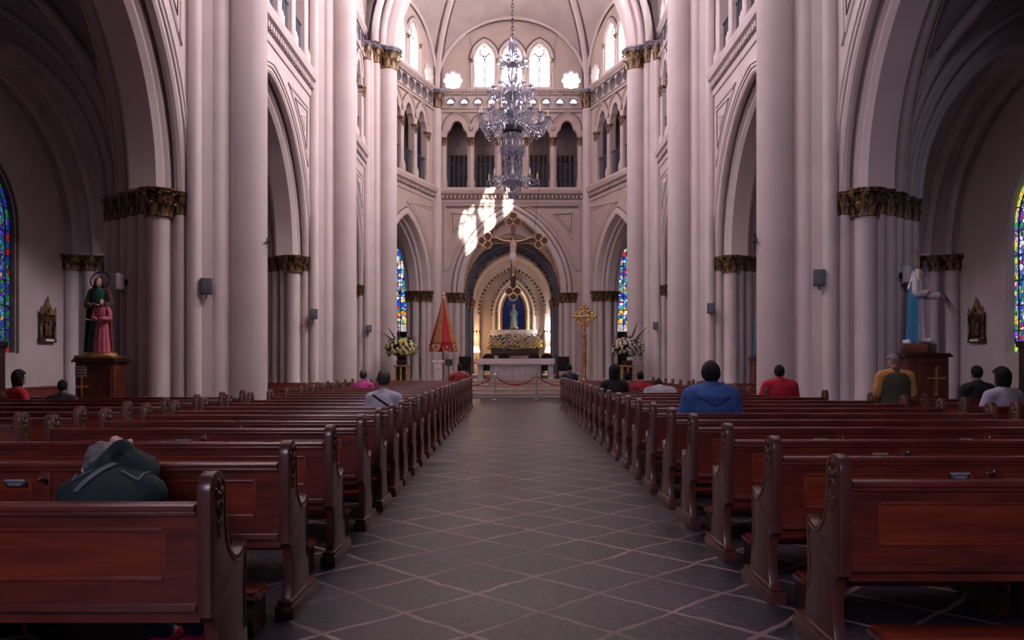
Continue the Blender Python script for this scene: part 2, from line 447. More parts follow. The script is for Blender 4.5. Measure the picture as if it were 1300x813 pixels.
# ================================================================== SETTING
PIER_Y = [6.8, 16.0, 25.2, 34.1]
ZS = 4.6                       # springing of the arcade
OUT = 13.05                    # outer wall of the aisles
def nave_fr(sg):  return lambda s, z, d: (sg*(6.0+d), s, z)
def apse_fr(s, z, d): return (s, 40.5+d, z)
def side_fr(sg):
    return lambda s, z, d: (sg*(3.72+.33*s+.943*d), 40.5-.943*s+.33*d, z)
def outer_fr(sg): return lambda s, z, d: (sg*(OUT+d), s, z)
def cross_fr(y): return lambda s, z, d: (s, y+d, z)
def run(mb, fr, s0, s1, prof):
    return mb.plate(lambda a, b, d: fr(d, b, a), prof, (), s0, s1)
def dentils(mb, fr, s0, s1, z0, z1, d0, d1, step=.2, w=.1):
    k = int((s1-s0)/step)
    for i in range(k):
        s = s0 + (i+.5)*(s1-s0)/k
        mb.plate(fr, [(s-w/2,z0),(s+w/2,z0),(s+w/2,z1),(s-w/2,z1)], (), d0, d1)
def rollprof(o, d, r, n=8):
    return [(o + r*cos(2*PI*i/n), d + r*sin(2*PI*i/n)) for i in range(n)]

# floor -------------------------------------------------------------
mb = MB(); mb.box((-14,-3,-.1),(14,48,0)); struct(mb.obj('floor', 'floor'))

# pillars -----------------------------------------------------------
SH = [(.45,.40,.17,True),(.75,.80,.135,True),(1.0,.85,.105,False),(1.30,1.05,.20,False),(1.62,.92,.11,False),
      (1.90,.72,.12,False),(2.15,.52,.10,False),(2.40,.33,.11,False),(2.62,.17,.10,False)]
for sg in (-1, 1):
    core = MB()
    half = [(.22,.18),(.50,.58),(.85,.80),(1.25,.92),(1.55,.84),(2.0,.52),(2.6,.06)]
    poly = half + [(u,-v) for u, v in reversed(half)]
    cfr = lambda a, b, d: (sg*a, -b, d)
    core.plate(cfr, poly, (), 0, ZS)
    up = [(.22,.18),(.50,.58),(.85,.80),(1.0,.80)]
    core.plate(cfr, up + [(u,-v) for u, v in reversed(up)], (), ZS, 14.6)
    low = [(-.42,.2),(-.42,-.2)] ; ext = [(.05,.55),(.45,1.0),(.95,1.22),(1.4,1.34),(1.9,1.05),(2.7,.3)]
    core_me = core.mesh('pillar_core', 'plaster')
    base = MB()
    base.plate(cfr, [(-.44,.25),(-.2,.5)] + ext + [(u,-v) for u, v in reversed(ext)] + [(-.2,-.5),(-.44,-.25)], (), 0, .22)
    base_me = base.mesh('pillar_base', 'plaster')
    for k, yp in enumerate(PIER_Y):
        last = k == 3
        P = sempty('pillar', (sg*5.15, yp, 0))
        link('core', core_me, P); link('base', base_me, P)
        top = 13.6 if last else 16.5
        m = MB(); m.lathe([(.44,.2),(.44,.3),(.40,.36),(.42,.42),(.36,.5),(.36,top)], n=28); m.obj('great_shaft', 'plaster', P)
        if last: capital(P, 0, 0, 13.6, .36, .86, True)
        for (u, v, r, tall) in SH:
            for q in (1, -1):
                ztop = (13.75 if last else 16.5) if tall else ZS-.42
                if k == 0 and q == 1: continue
                m = MB(); m.lathe([(r*1.3,.2),(r*1.3,.34),(r,.46),(r,ztop)], (sg*u, -q*v, 0), n=14)
                m.obj('shaft', 'plaster', P)
                if tall and last: capital(P, sg*u, -q*v, 13.75, r*1.05, .72, True)
                if not tall: capital(P, sg*u, -q*v, ZS-(.50 if r > .15 else .43), r*1.12 if r > .15 else r*.98, .50 if r > .15 else .43)

# nave walls, arcade arches, galleries -----------------------------------
gl = 0
WIN = [0]
def window(fr, sc, z0, zs, H, R, glass, hood=True, tracery=True, kind='lancet'):
    WIN[0] += 1
    P = sempty('window_%d' % WIN[0])
    outl = arch(H, R, zs, 0, 10, z0)
    full = [(sc+s, z) for s, z in outl] + [(sc+H, z0)]
    full = [(sc+s, z) for s, z in outl]
    full = full + [(sc - outl[0][0], z0)] if abs(full[-1][1]-z0) > 1e-6 else full
    g = MB(); g.plate(fr, full, (), .30, .315); g.obj('pane', glass, P, 0)
    f = MB()
    f.archloft(fr, H, R, zs, [(-.02,-.02),(.05,.05),(.05,.28),(-.06,.28),(-.06,-.02)], 10, True, z0, sc)
    f.plate(fr, [(sc-H-.18,z0-.14),(sc+H+.18,z0-.14),(sc+H+.18,z0),(sc-H-.18,z0)], (), -.12, .3)
    f.obj('frame', 'plaster', P)
    if hood:
        h = MB()
        h.archloft(fr, H, R, zs, rollprof(-.14, -.03, .055), 10, True, z0+.05, sc)
        h.archloft(fr, H, R, zs, rollprof(-.21, 0, .03, 6), 10, True, zs, sc)
        h.obj('hood_mould', 'plaster', P)
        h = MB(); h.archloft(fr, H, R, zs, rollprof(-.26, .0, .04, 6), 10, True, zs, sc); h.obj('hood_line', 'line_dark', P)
        for q in (-1, 1):
            c = link('capital', CAP, P, fr(sc+q*(H+.14), zs-.18, -.04)); c.scale = (.07,.07,.2)
    if tracery:
        t = MB(); tr = .02; d = .25
        T = lambda pts, r=tr: t.tube([fr(sc+a, b, d-.03) for a, b in pts], r*1.5, 6)
        T([(0,z0),(0,zs+.05)])
        n = 3
        for i in range(1, n+1):
            z = z0 + (zs-z0)*i/n
            T([(-H,z),(H,z)], .012)
        ra = R*.56; hz = zs
        hh = H/2
        for q in (-1, 1):
            T([(q*hh + s, z) for s, z in arch(hh, hh*1.5, zs, 0, 8)])
        zc = zs + apex(H, R)*.60; rc = H*.46
        T(circ(0, zc, rc, 20) + [(rc, zc)])
        t.obj('tracery', 'leading', P)
    return P
def round_window(fr, sc, zc, r, glass):
    WIN[0] += 1
    P = sempty('window_%d' % WIN[0])
    g = MB(); g.plate(fr, octofoil(sc, zc, r*1.0), (), .30, .315); g.obj('pane', glass, P, 0)
    f = MB()
    for i in range(8):
        a = PI/8*2*i
        c = (sc + r*.62*cos(a), zc + r*.62*sin(a))
        pts = [fr(c[0]+r*.40*cos(a+t), c[1]+r*.40*sin(a+t), 0) for t in [(-1.35+2.7*j/8) for j in range(9)]]
        f.tube(pts, .03, 6)
    f.obj('frame', 'plaster', P)
    return P
def trefoil(sc, w, z0, zc, n=40):
    pts = [(sc-w, z0), (sc-w, zc)]
    for i in range(1, n):
        t = PI - PI*i/n
        r = (w + .30*max(0, sin(t))**4) * (.80 + .20*abs(cos(2.5*(t-PI/2))))
        pts.append((sc + r*cos(t), zc + r*sin(t)*1.0))
    return pts + [(sc+w, zc), (sc+w, z0)]

GAL_ME = {}
def gallery(P, fr, cols, s0, s1, lit=False, slats=False, mat='plaster', face=1):
    """triforium gallery between s0 and s1 with columns at cols"""
    # cornice under the gallery
    m = MB()
    run(m, fr, s0, s1, [(.3,9.35),(-.04,9.35),(-.06,9.45),(-.06,9.72),(-.20,9.80),(-.24,9.98),(-.18,10.1),(1.6,10.1),(1.6,9.9),(.3,9.9)])
    m.obj('gallery_floor', mat, P)
    m = MB(); dentils(m, fr, s0, s1, 9.58, 9.72, -.14, .0); m.obj('dentil_course', mat, P)
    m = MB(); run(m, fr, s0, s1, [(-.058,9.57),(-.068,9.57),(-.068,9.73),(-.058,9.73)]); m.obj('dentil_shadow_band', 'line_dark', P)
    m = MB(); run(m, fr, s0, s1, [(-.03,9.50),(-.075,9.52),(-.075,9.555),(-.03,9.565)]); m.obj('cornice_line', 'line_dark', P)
    # arcaded wall
    outer = [(s0, 10.1)]
    for a, b in zip(cols[:-1], cols[1:]):
        c = (a+b)/2; w = (b-a)/2 - .155
        outer += trefoil(c, w, 10.1, 12.62)
    outer += [(s1,10.1),(s1,13.85),(s0,13.85)]
    m = MB(); m.plate(fr, outer, (), .04, .34); m.obj('arcade_screen', mat, P, 30)
    for a in cols:
        m = MB()
        x, y, z = fr(a, 0, .1)
        m.lathe([(.20,10.1),(.20,10.45),(.17,10.5),(.16,10.58),(.12,10.64),(.12,12.2)], (x, y, 0), 12)
        m.obj('column', mat, P)
        capital(P, x, y, 12.18, .13, .42)
    for a, b in zip(cols[:-1], cols[1:]):
        c = (a+b)/2; h = (b-a)/2
        m = MB(); m.archloft(fr, h, h*1.35, 12.95, rollprof(.0, .02, .05), 8, True, None, c); m.obj('hood_mould', mat, P)
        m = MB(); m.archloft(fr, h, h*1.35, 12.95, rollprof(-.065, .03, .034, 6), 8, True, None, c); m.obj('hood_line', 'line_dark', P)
        # railing
        w = h - .15
        r = MB()
        r.tube([fr(c-w,11.30,.16), fr(c+w,11.30,.16)], .035, 6)
        r.tube([fr(c-w,10.25,.16), fr(c+w,10.25,.16)], .02, 6)
        for i in range(9):
            s = c - w + 2*w*(i+.5)/9
            r.tube([fr(s,10.2,.16), fr(s,11.3,.16)], .013, 5)
        r.obj('railing', 'rail_blue', P)
    # frieze with roundels
    zc = 14.38; rr = .27
    cs = []
    k = int((s1-s0-.3)/.68); cen = (s0+s1)/2
    cs = [cen + (i-(k-1)/2)*.68 for i in range(k)]
    m = MB(); m.plate(fr, [(s0,13.85),(s1,13.85),(s1,14.95),(s0,14.95)], [circ(c, zc, rr, 18) for c in cs], .0, .34); m.obj('frieze', mat, P, 30)
    m = MB()
    for c in cs:
        m.tube([fr(c+(rr+.015)*cos(2*PI*i/18), zc+(rr+.015)*sin(2*PI*i/18), 0) for i in range(19)], .035, 6, caps=False)
    m.obj('roundel_rings', 'ring_grey' if not lit else mat, P)
    m = MB()
    for c in cs:
        m.plate(fr, circ(c, zc, rr+.03, 18), (), .335, .345)
    m.obj('roundel_backs', 'roundel_grey', P)
    if lit:
        m = MB()
        for c in cs:
            m.plate(fr, [(c+rr*.62*cos(t), zc+.03+rr*.62*abs(sin(t))**1.6) for t in [PI*i/10 for i in range(11)]], (), .32, .33)
        m.obj('roundel_panes', 'daylit_glass', P, 0)
    m = MB()
    run(m, fr, s0, s1, [(.05,13.82),(-.06,13.84),(-.08,13.92),(-.03,13.97),(.05,13.97)])
    run(m, fr, s0, s1, [(.05,14.78),(-.06,14.80),(-.14,14.88),(-.16,14.96),(-.1,15.0),(.34,15.0),(.34,14.9),(.05,14.9)])
    dentils(m, fr, s0, s1, 14.70, 14.80, -.07, .0, .16, .08)
    m.obj('string_course', mat, P)
    m = MB(); run(m, fr, s0, s1, [(-.0,14.675),(-.04,14.68),(-.04,14.705),(0,14.71)]); run(m, fr, s0, s1, [(-.0,13.985),(-.04,13.99),(-.04,14.015),(0,14.02)]); m.obj('frieze_line', 'line_dark', P)
    # gallery back wall
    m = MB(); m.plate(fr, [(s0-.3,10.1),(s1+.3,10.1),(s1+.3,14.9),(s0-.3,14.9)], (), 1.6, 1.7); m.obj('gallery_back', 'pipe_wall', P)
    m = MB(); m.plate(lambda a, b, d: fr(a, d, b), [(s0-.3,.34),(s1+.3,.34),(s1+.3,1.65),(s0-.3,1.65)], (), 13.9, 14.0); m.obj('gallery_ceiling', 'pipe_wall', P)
    if slats:
        for a, b in zip(cols[:-1], cols[1:]):
            m = MB()
            for i in range(4):
                s = a + .2 + (b-a-.4)*(i+.5)/4
                m.plate(fr, [(s-.075,10.1),(s+.075,10.1),(s+.075,12.1),(s-.075,12.1)], (), 1.48, 1.62)
            m.obj('louvre_slots', 'dark_gap', P)

def clerestory(P, fr, cen, s0, s1, ztop, glass='daylit_glass', shape=None, mat='plaster', oct_off=2.95):
    lan = [(cen + i*1.36) for i in (-1, 0, 1)]
    holes = []
    for c in lan:
        a = arch(.5, .9, 16.45, 0, 10, 15.08)
        a2 = [(c+s, z) for s, z in a]
        if abs(a2[-1][1]-15.08) > 1e-6: a2.append((c+.5, 15.08))
        holes.append(a2)
    holes += [octofoil(cen-oct_off, 15.42, .48), octofoil(cen+oct_off, 15.42, .48)]
    outer = shape or [(s0,14.9),(s1,14.9),(s1,ztop),(s0,ztop)]
    m = MB(); m.plate(fr, outer, holes, .02, .34); m.obj('clerestory', mat, P, 30)
    for c in lan: window(fr, c, 15.08, 16.45, .5, .9, glass)
    for q in (-1, 1): round_window(fr, cen+q*oct_off, 15.42, .48, glass)

def tri_frame(m, fr, pts, r=.035, d=0.0):
    pts3 = [fr(a, b, d) for a, b in pts]
    m.tube(pts3 + [pts3[0]], r, 6, caps=False)

for sg in (-1, 1):
    fr = nave_fr(sg)
    W = sempty('wall_' + SIDE[sg])
    for k in range(3):
        y0, y1 = PIER_Y[k], PIER_Y[k+1]; yc = (y0+y1)/2; hb = (y1-y0)/2
        H = hb - .8; R = H*1.13
        A = [(yc+s, z) for s, z in arch(H, R, ZS, 0, 22)]
        m = MB()
        outl = [(y0, ZS)] + A + [(y1, ZS), (y1, 9.9), (y0, 9.9)]
        m.plate(fr, outl, (), .0, .3); m.plate(fr, outl, (), 1.0, 1.3)
        m.obj('spandrel_wall', 'plaster', W, 30)
        # arch orders
        m = MB(); m.archloft(fr, H, R, ZS, rollprof(.06, .13, .105, 10), 22, True, None, yc); m.obj('arch_roll', 'plaster', W)
        m = MB(); m.archloft(fr, H, R, ZS, rollprof(-.10, -.0, .035, 6), 22, True, None, yc); m.obj('arch_hood', 'line_dark' if False else 'plaster', W)
        m = MB(); m.archloft(fr, H, R, ZS, [(-.05,.27),(.22,.27),(.26,.33),(.33,.33),(.42,.42),(.42,.9),(.33,.98),(.26,.98),(.22,1.03),(-.05,1.03)], 22, True, None, yc); m.obj('arch_soffit', 'plaster', W)
        m = MB(); m.archloft(fr, H, R, ZS, rollprof(.06, 1.17, .105, 10), 22, True, None, yc); m.archloft(fr, H, R, ZS, rollprof(-.1, 1.33, .09, 8), 22, True, None, yc); m.obj('arch_roll', 'plaster_aisle_shaded', W)
        m = MB(); m.archloft(fr, H, R, ZS, rollprof(.06, 1.285, .022, 6), 22, True, None, yc); m.obj('gilded_bead', 'old_gold', W)
        # sunk triangular spandrel frames
        m = MB()
        for q in (-1, 1):
            for ins in (0, .32):
                e = hb - 1.15 - ins*.8
                top = 8.95 - ins
                pts = [(yc+q*e, top)]
                ar = [(s, z) for s, z in arch(H+.42+ins, R+.42+ins, ZS, 0, 30) if s*q > 0 and z < top-.0 and abs(s) < e]
                ar.sort(key=lambda p: -p[1])
                if len(ar) < 3: continue
                pts += [(yc+s, z) for s, z in ar]
                tri_frame(m, fr, pts, .04 if ins == 0 else .028)
        m.obj('spandrel_moulding', 'plaster', W)
        m = MB()
        for q in (-1, 1):
            e = hb - 1.15 - .14*.8; top = 8.95-.14
            ar = [(s, z) for s, z in arch(H+.42+.16, R+.42+.16, ZS, 0, 30) if s*q > 0 and z < top and abs(s) < e]
            ar.sort(key=lambda p: -p[1])
            if len(ar) > 2: tri_frame(m, fr, [(yc+q*e, top)] + [(yc+s, z) for s, z in ar], .012, -.01)
        m.obj('spandrel_line', 'line_dark', W)
        n = 5
        cols = [yc + (i-n/2)*1.36 for i in range(n+1)]
        if k > 0:
            gallery(W, fr, cols, y0+.85, y1-.85)
            clerestory(W, fr, yc, y0, y1, 21)
        else:
            m = MB(); run(m, fr, y0+.85, y1-.85, [(.3,9.35),(-.04,9.35),(-.06,9.72),(-.24,9.98),(-.18,10.1),(.3,10.1)]); m.obj('cornice', 'plaster', W)
            clerestory(W, fr, yc, y0, y1, 21)
            m = MB(); m.plate(fr, [(y0,10.0),(y1,10.0),(y1,14.95),(y0,14.95)], (), 0, .34); m.obj('upper_wall', 'plaster', W)

# apse ------------------------------------------------------------------
def lun(t, a, b, z0, rise):
    """lunette arch over the chord a-b, t 0..1"""
    ang = PI*(1-t)
    p = V(a).lerp(V(b), .5 + .5*cos(ang)); return V((p.x, p.y, z0 + rise*sin(ang)))
ZV = 15.0
BOSS = V((0, 34.6, 21.3))
def ribcurve(t, a):
    a = V((a[0], a[1], 0)); b = V((BOSS.x, BOSS.y, 0))
    ang = t*PI/2
    p = a.lerp(b, 1-cos(ang)); return V((p.x, p.y, ZV + (BOSS.z-ZV)*sin(ang)))
CEIL = sempty('ceiling')
def web(a, b, rise, name, wall_in=0.0):
    m = MB()
    for q in (0, 1):
        def fn(u, v, q=q):
            L = lun(u*.5 if q == 0 else 1-u*.5, a, b, ZV, rise)
            Rb = ribcurve(u, a if q == 0 else b)
            p = L.lerp(Rb, v)
            p.z += .25*sin(PI*v)*sin(PI*u*.5)
            return p
        m.grid(fn, 24, 8)
    m.obj(name, 'vault_web', CEIL, 60)
    r = MB(); r.tube([lun(i/28, a, b, ZV, rise) + V((0,0,-.03)) for i in range(29)], .10, 8); r.obj('wall_rib', 'plaster', CEIL)
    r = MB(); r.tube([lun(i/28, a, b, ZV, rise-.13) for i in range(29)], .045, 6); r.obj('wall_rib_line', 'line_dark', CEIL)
CL, CR = (-3.72, 40.4), (3.72, 40.4)
web(CL, CR, 3.5, 'vault_web')
web((-5.77, 34.65), CL, 3.1, 'vault_web'); web(CR, (5.77, 34.65), 3.1, 'vault_web')
for a in (CL, CR, (-5.5, 34.7), (5.5, 34.7)):
    d = V((BOSS.x-a[0], BOSS.y-a[1], 0)).normalized(); sd = V((-d.y, d.x, 0))
    pts = [ribcurve(i/24, a) + V((0,0,-.06)) for i in range(25)]
    m = MB(); m.tube(pts, [(.17,.17)]*25, 8, side=sd); m.obj('rib', 'plaster', CEIL)
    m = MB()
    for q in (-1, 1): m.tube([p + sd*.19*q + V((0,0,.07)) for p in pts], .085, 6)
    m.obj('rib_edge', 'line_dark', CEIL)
m = MB(); m.ball(tuple(BOSS - V((0,0,.2))), (.5,.5,.3)); m.obj('boss', 'gilt', CEIL)

# great arch before the apse
m = MB()
m.archloft(cross_fr(33.72), 5.5, 5.75, 14.45, [(0,0),(.05,-.02),(.66,-.02),(.74,.06),(.74,.7),(.66,.78),(0,.78)], 26); m.obj('great_arch', 'plaster', CEIL)
m = MB()
for o in (.06, .16): m.archloft(cross_fr(33.70), 5.5, 5.75, 14.45, rollprof(o, 0, .022, 6), 26)
m.obj('great_arch_line', 'line_dark', CEIL)
for dy, o in ((-.55, .30), (-.95, .05)):
    m = MB(); m.archloft(cross_fr(34.1+dy), 5.6, 6.0, 14.45, rollprof(o, 0, .15, 10), 26); m.obj('great_arch_roll', 'plaster', CEIL)
# nave vault
def pp(s): 
    s = min(1, abs(s)); r = 1.25
    return (sqrt(r*r - (s + r - 1)**2)) / sqrt(r*r - (r-1)**2) if s < 1 else 0
for k in range(3):
    y0, y1 = PIER_Y[k], PIER_Y[k+1]; yc = (y0+y1)/2; hb = (y1-y0)/2
    m = MB()
    m.grid(lambda u, v: (-6.1+12.2*u, y0+(y1-y0)*v, 14.6 + 6.2*max(pp(u*2-1), pp(v*2-1))), 40, 36); m.obj('vault_web', 'vault_web', CEIL, 30)

# apse walls
AP = sempty('wall_apse')
Ha, Ra, Za = 2.78, 4.6, 4.9
m = MB()
A = arch(Ha, Ra, Za, 0, 22, .5)
m.plate(apse_fr, [(-3.72,.5)] + A + ([(Ha,.5)] if A[-1][1] > .6 else []) + [(3.72,.5),(3.72,9.9),(-3.72,9.9)], (), 0, .5); m.obj('front_wall', 'plaster_beige', AP, 30)
m = MB(); m.archloft(apse_fr, Ha, Ra, Za, [(-.18,.02),(-.16,-.06),(-.06,-.10),(.02,-.05),(.12,-.10),(.30,-.08),(.36,.0),(.36,.3),(-.02,.5)], 22); m.obj('archivolt', 'plaster', AP)
m = MB(); m.archloft(apse_fr, Ha, Ra, Za, rollprof(.05, -.07, .025, 6), 22); m.archloft(apse_fr, Ha, Ra, Za, rollprof(-.2, .0, .025, 6), 22); m.obj('archivolt_line', 'line_dark', AP)
m = MB()
for i, (s, z) in enumerate(arch(Ha-.42, Ra-.42, Za, 0, 15)):
    m.tube([apse_fr(s+.085*cos(t), z+.085*sin(t), .2) for t in [2*PI*j/8 for j in range(9)]], .022, 5, caps=False)
m.obj('cusped_edge', 'old_gold', AP)
m = MB()
tri_frame(m, apse_fr, [(-3.35,9.25),(-3.35,6.0),(-3.2,6.0)] + [(s, z) for s, z in arch(Ha+.45, Ra+.45, Za, 0, 26) if 6.2 < z < 9.25] + [(3.2,6.0),(3.35,6.0),(3.35,9.25)], .05)
for q in (-1, 1):
    for i, rr in ((0,.04),(.18,.022)):
        ar = [(s, z) for s, z in arch(Ha+.85+i, Ra+.85+i, Za, 0, 40) if s*q > 0 and z < 8.9-i and abs(s) < 3.05-i]
        ar.sort(key=lambda p: -p[1])
        if len(ar) > 2: tri_frame(m, apse_fr, [(q*(3.05-i), 8.9-i)] + ar, rr)
m.obj('spandrel_moulding', 'plaster_beige', AP)
m = MB(); tri_frame(m, apse_fr, [(-3.27,9.17),(3.27,9.17),(3.27,9.12),(-3.27,9.12)], .02)
for q in (-1, 1):
    ar = [(s, z) for s, z in arch(Ha+.94, Ra+.94, Za, 0, 40) if s*q > 0 and z < 8.81 and abs(s) < 2.96]
    ar.sort(key=lambda p: -p[1])
    if len(ar) > 2: tri_frame(m, apse_fr, [(q*2.96, 8.81)] + ar, .015)
m.obj('spandrel_line', 'line_dark', AP)
gallery(AP, apse_fr, [(i-2.5)*1.36 for i in range(6)], -3.7, 3.7, lit=True, slats=True, mat='plaster_beige')
lunette = [(-3.72,14.9),(3.72,14.9)] + [(3.72*cos(t), ZV+3.6*sin(t)) for t in [PI*i/24 for i in range(25)]]
clerestory(AP, apse_fr, 0, -3.72, 3.72, 18.5, shape=lunette, mat='plaster_beige', oct_off=2.92)
for q in (-1, 1):
    for (x, r) in ((3.05,.13),(2.72,.17),(2.45,.12)):
        m = MB(); m.lathe([(r*1.3,.5),(r*1.3,.8),(r,.9),(r,Za-.45)], (q*x, 40.55 if x > 2.5 else 40.8, 0), 14); m.obj('shaft', 'plaster', AP)
        capital(AP, q*x, 40.55 if x > 2.5 else 40.8, Za-.48, r*1.15, .5)
for sg in (-1, 1):
    S = sempty('wall_apse_' + SIDE[sg])
    fr = side_fr(sg)
    Hs, Rs, sc = 2.35, 3.75, 3.3
    A = [(sc+s, z) for s, z in arch(Hs, Rs, Za, 0, 22)]
    m = MB(); o_ = [(0,Za)] + A + [(6.2,Za),(6.2,9.9),(0,9.9)]
    m.plate(fr, o_, (), 0, .4); m.plate(fr, o_, (), .9, 1.2)
    m.plate(fr, [(0,.3),(sc-Hs,.3),(sc-Hs,Za),(0,Za)], (), 0, 1.2)
    m.obj('side_wall', 'plaster_beige', S, 30)
    m = MB(); m.archloft(fr, Hs, Rs, Za, [(-.16,.02),(-.12,-.08),(.0,-.10),(.10,-.06),(.16,.08),(.16,.4),(-.02,.4)], 22, True, None, sc); m.obj('archivolt', 'plaster', S)
    m = MB(); m.archloft(fr, Hs, Rs, Za, [(-.05,.38),(.30,.38),(.38,.46),(.38,.85),(-.05,.92)], 22, True, None, sc); m.obj('arch_soffit', 'plaster', S)
    m = MB(); m.archloft(fr, Hs, Rs, Za, rollprof(.2,.3,.09), 22, True, None, sc); m.archloft(fr, Hs, Rs, Za, rollprof(.2,1.05,.09), 22, True, None, sc); m.obj('arch_roll', 'plaster', S)
    m = MB(); m.archloft(fr, Hs, Rs, Za, rollprof(-.19, .0, .025, 6), 22, True, None, sc); m.obj('archivolt_line', 'line_dark', S)
    m = MB()
    for i, rr in ((0,.04),(.2,.025)):
        ar = [(sc+s, z) for s, z in arch(Hs+.4+i, Rs+.4+i, Za, 0, 40) if s < 0 and z < 9.1-i and sc+s > .35+i]
        ar.sort(key=lambda p: -p[1])
        tri_frame(m, fr, [(.35+i, 9.1-i)] + ar, rr)
    m.obj('spandrel_moulding', 'plaster_beige', S)
    for (s, d, r) in ((sc-Hs-.02, .02, .13), (sc-Hs+.12, .22, .12), (sc-Hs+.2, .6, .18), (sc-Hs+.12, 1.0, .12)):
        x, y, _ = fr(s, 0, d)
        m = MB(); m.lathe([(r*1.3,.3),(r*1.3,.7),(r,.85),(r,Za-.45)], (x, y, 0), 14); m.obj('shaft', 'plaster', S)
        capital(S, x, y, Za-.48, r*1.3, .5)
    cols = [.92+1.36*i for i in range(5)]
    gallery(S, fr, cols, .1, 6.2, mat='plaster_beige')
    # clerestory of the side: one lancet and one octofoil near the corner, a second lancet beyond
    lans = [(2.55, .55)]
    hs = []
    for c, h in ((2.6,.5),(3.96,.5)):
        a = [(c+s, z) for s, z in arch(h, h*1.8, 16.45, 0, 10, 15.08)]
        if abs(a[-1][1]-15.08) > 1e-6: a.append((c+h, 15.08))
        hs.append(a)
    hs.append(octofoil(.95, 15.42, .48))
    lu = [(0,14.9),(6.2,14.9)] + [(3.1+3.1*cos(t), ZV+3.2*sin(t)) for t in [PI*i/20 for i in range(21)]]
    m = MB(); m.plate(fr, lu, hs, .02, .34); m.obj('clerestory', 'plaster_beige', S, 30)
    for c in (2.6, 3.96): window(fr, c, 15.08, 16.45, .5, .9, 'daylit_glass')
    round_window(fr, .95, 15.42, .48, 'daylit_glass')
    # slim corner column
    Pc = sempty('pillar', (sg*3.72, 40.35, 0))
    m = MB(); m.lathe([(.34,.5),(.34,.9),(.29,1.0),(.25,1.1),(.25,13.95)], n=20); m.obj('great_shaft', 'plaster', Pc)
    capital(Pc, 0, 0, 13.95, .25, .9, True)
    # ambulatory wall with stained window
    B = sempty('wall_ambulatory_' + SIDE[sg])
    bf = lambda s, z, d: (sg*s, 44.2+d, z)
    wc, wh = 6.35, .95
    oa = [(wc+s, z) for s, z in arch(wh, 1.7, 6.2, 0, 12, 3.15)]
    if abs(oa[-1][1]-3.15) > 1e-6: oa.append((wc+wh, 3.15))
    m = MB(); m.plate(bf, [(3.1,0),(13.5,0),(13.5,10),(3.1,10)], [oa], 0, .4); m.obj('ambulatory_wall', 'plaster_aisle_shaded', B)
    WIN[0] += 1
    P = sempty('window_%d' % WIN[0])
    g = MB(); g.plate(bf, oa, (), .2, .22); g.obj('stained_pane', 'stained_apse', P, 0)
    g = MB(); g.plate(bf, [(wc-wh,3.15),(wc+wh,3.15),(wc+wh,3.55),(wc-wh,3.55)], (), .17, .19); g.obj('donor_panel', 'stained_figure', P, 0)
    g = MB()
    for zz in (3.56, 4.3, 5.05, 5.8, 6.5): g.tube([bf(wc-wh, zz, .17), bf(wc+wh, zz, .17)], .025, 5)
    for ss in (-.32, .32): g.tube([bf(wc+ss, 3.15, .17), bf(wc+ss, 7.2, .17)], .02, 5)
    g.obj('leading', 'leading', P)
    m = MB(); m.box((-1.0,-.12,0),(1.0,.0,3.1)); m.box((-1.08,-.16,2.95),(1.08,0,3.12))
    for q in (-1, 1): m.box((q*.5-.4,-.15,.3),(q*.5+.4,-.1,2.7), .03)
    D = m.obj('door_%d' % (1 if sg < 0 else 2), noise_mat('door_olive_'+SIDE[sg], (.035,.022,.012), (.06,.04,.02), 3, .6)); D.location = (sg*wc, 44.2, 0); struct(D)

# ambulatory ceiling and outer closing walls
m = MB(); m.box((-14,34.9,9.95),(-5.9,46.5,10.1)); m.box((5.9,34.9,9.95),(14,46.5,10.1)); m.box((-5.95,41.8,9.95),(-3.0,46.5,10.1)); m.box((3.0,41.8,9.95),(5.95,46.5,10.1)); m.obj('ambulatory_ceiling', 'vault_web', CEIL)

# sanctuary chapel -----------------------------------------------------
CH = sempty('wall_chapel')
m = MB()
for q in (-1, 1):
    m.box((min(q*2.5,q*3.0), 41.0, .5), (max(q*2.5,q*3.0), 46.3, 5.0))
m.box((-3.0, 46.0, .5), (3.0, 46.4, 8.6)); m.obj('chapel_wall', 'plaster_beige', CH)
def order(y0, y1, H, R, zs, o0, o1, mat, name='chapel_arch', z0=None):
    m = MB(); m.archloft(cross_fr(y0), H, R, zs, [(o0,0),(o1-.06,0),(o1,.06),(o1,y1-y0),(o0,y1-y0)], 20, True, z0); return m.obj(name, mat, CH)
order(40.9, 42.1, 2.6, 3.25, 4.85, -1.0, .12, 'plaster_beige')
order(42.1, 42.8, 2.5, 2.95, 4.75, -1.2, .14, 'blue_grey')
order(42.5, 43.2, 2.5, 2.95, 4.75, -1.2, .46, 'blue_grey')
order(43.2, 45.4, 2.35, 2.8, 4.7, -1.3, .30, 'plaster_beige')
order(45.3, 46.0, 1.95, 2.75, 4.2, -1.5, .15, 'plaster', z0=.5)
m = MB()
def beads(m, y, H, R, zs, n, r, o=0.0):
    for s, z in arch(H, R, zs, o, n):
        m.ball((s, y, z), r, 7, 5)
beads(m, 42.45, 2.5, 2.95, 4.75, 15, .085, .42); m.obj('gilded_cusp', 'gilt', CH)
m = MB(); beads(m, 45.25, 1.95, 2.75, 4.2, 15, .075, .12); m.obj('gilded_cusp', 'gilt', CH)
m = MB(); beads(m, 42.05, 2.6, 3.25, 4.85, 19, .07, .10); m.obj('gilded_cusp', 'old_gold', CH)
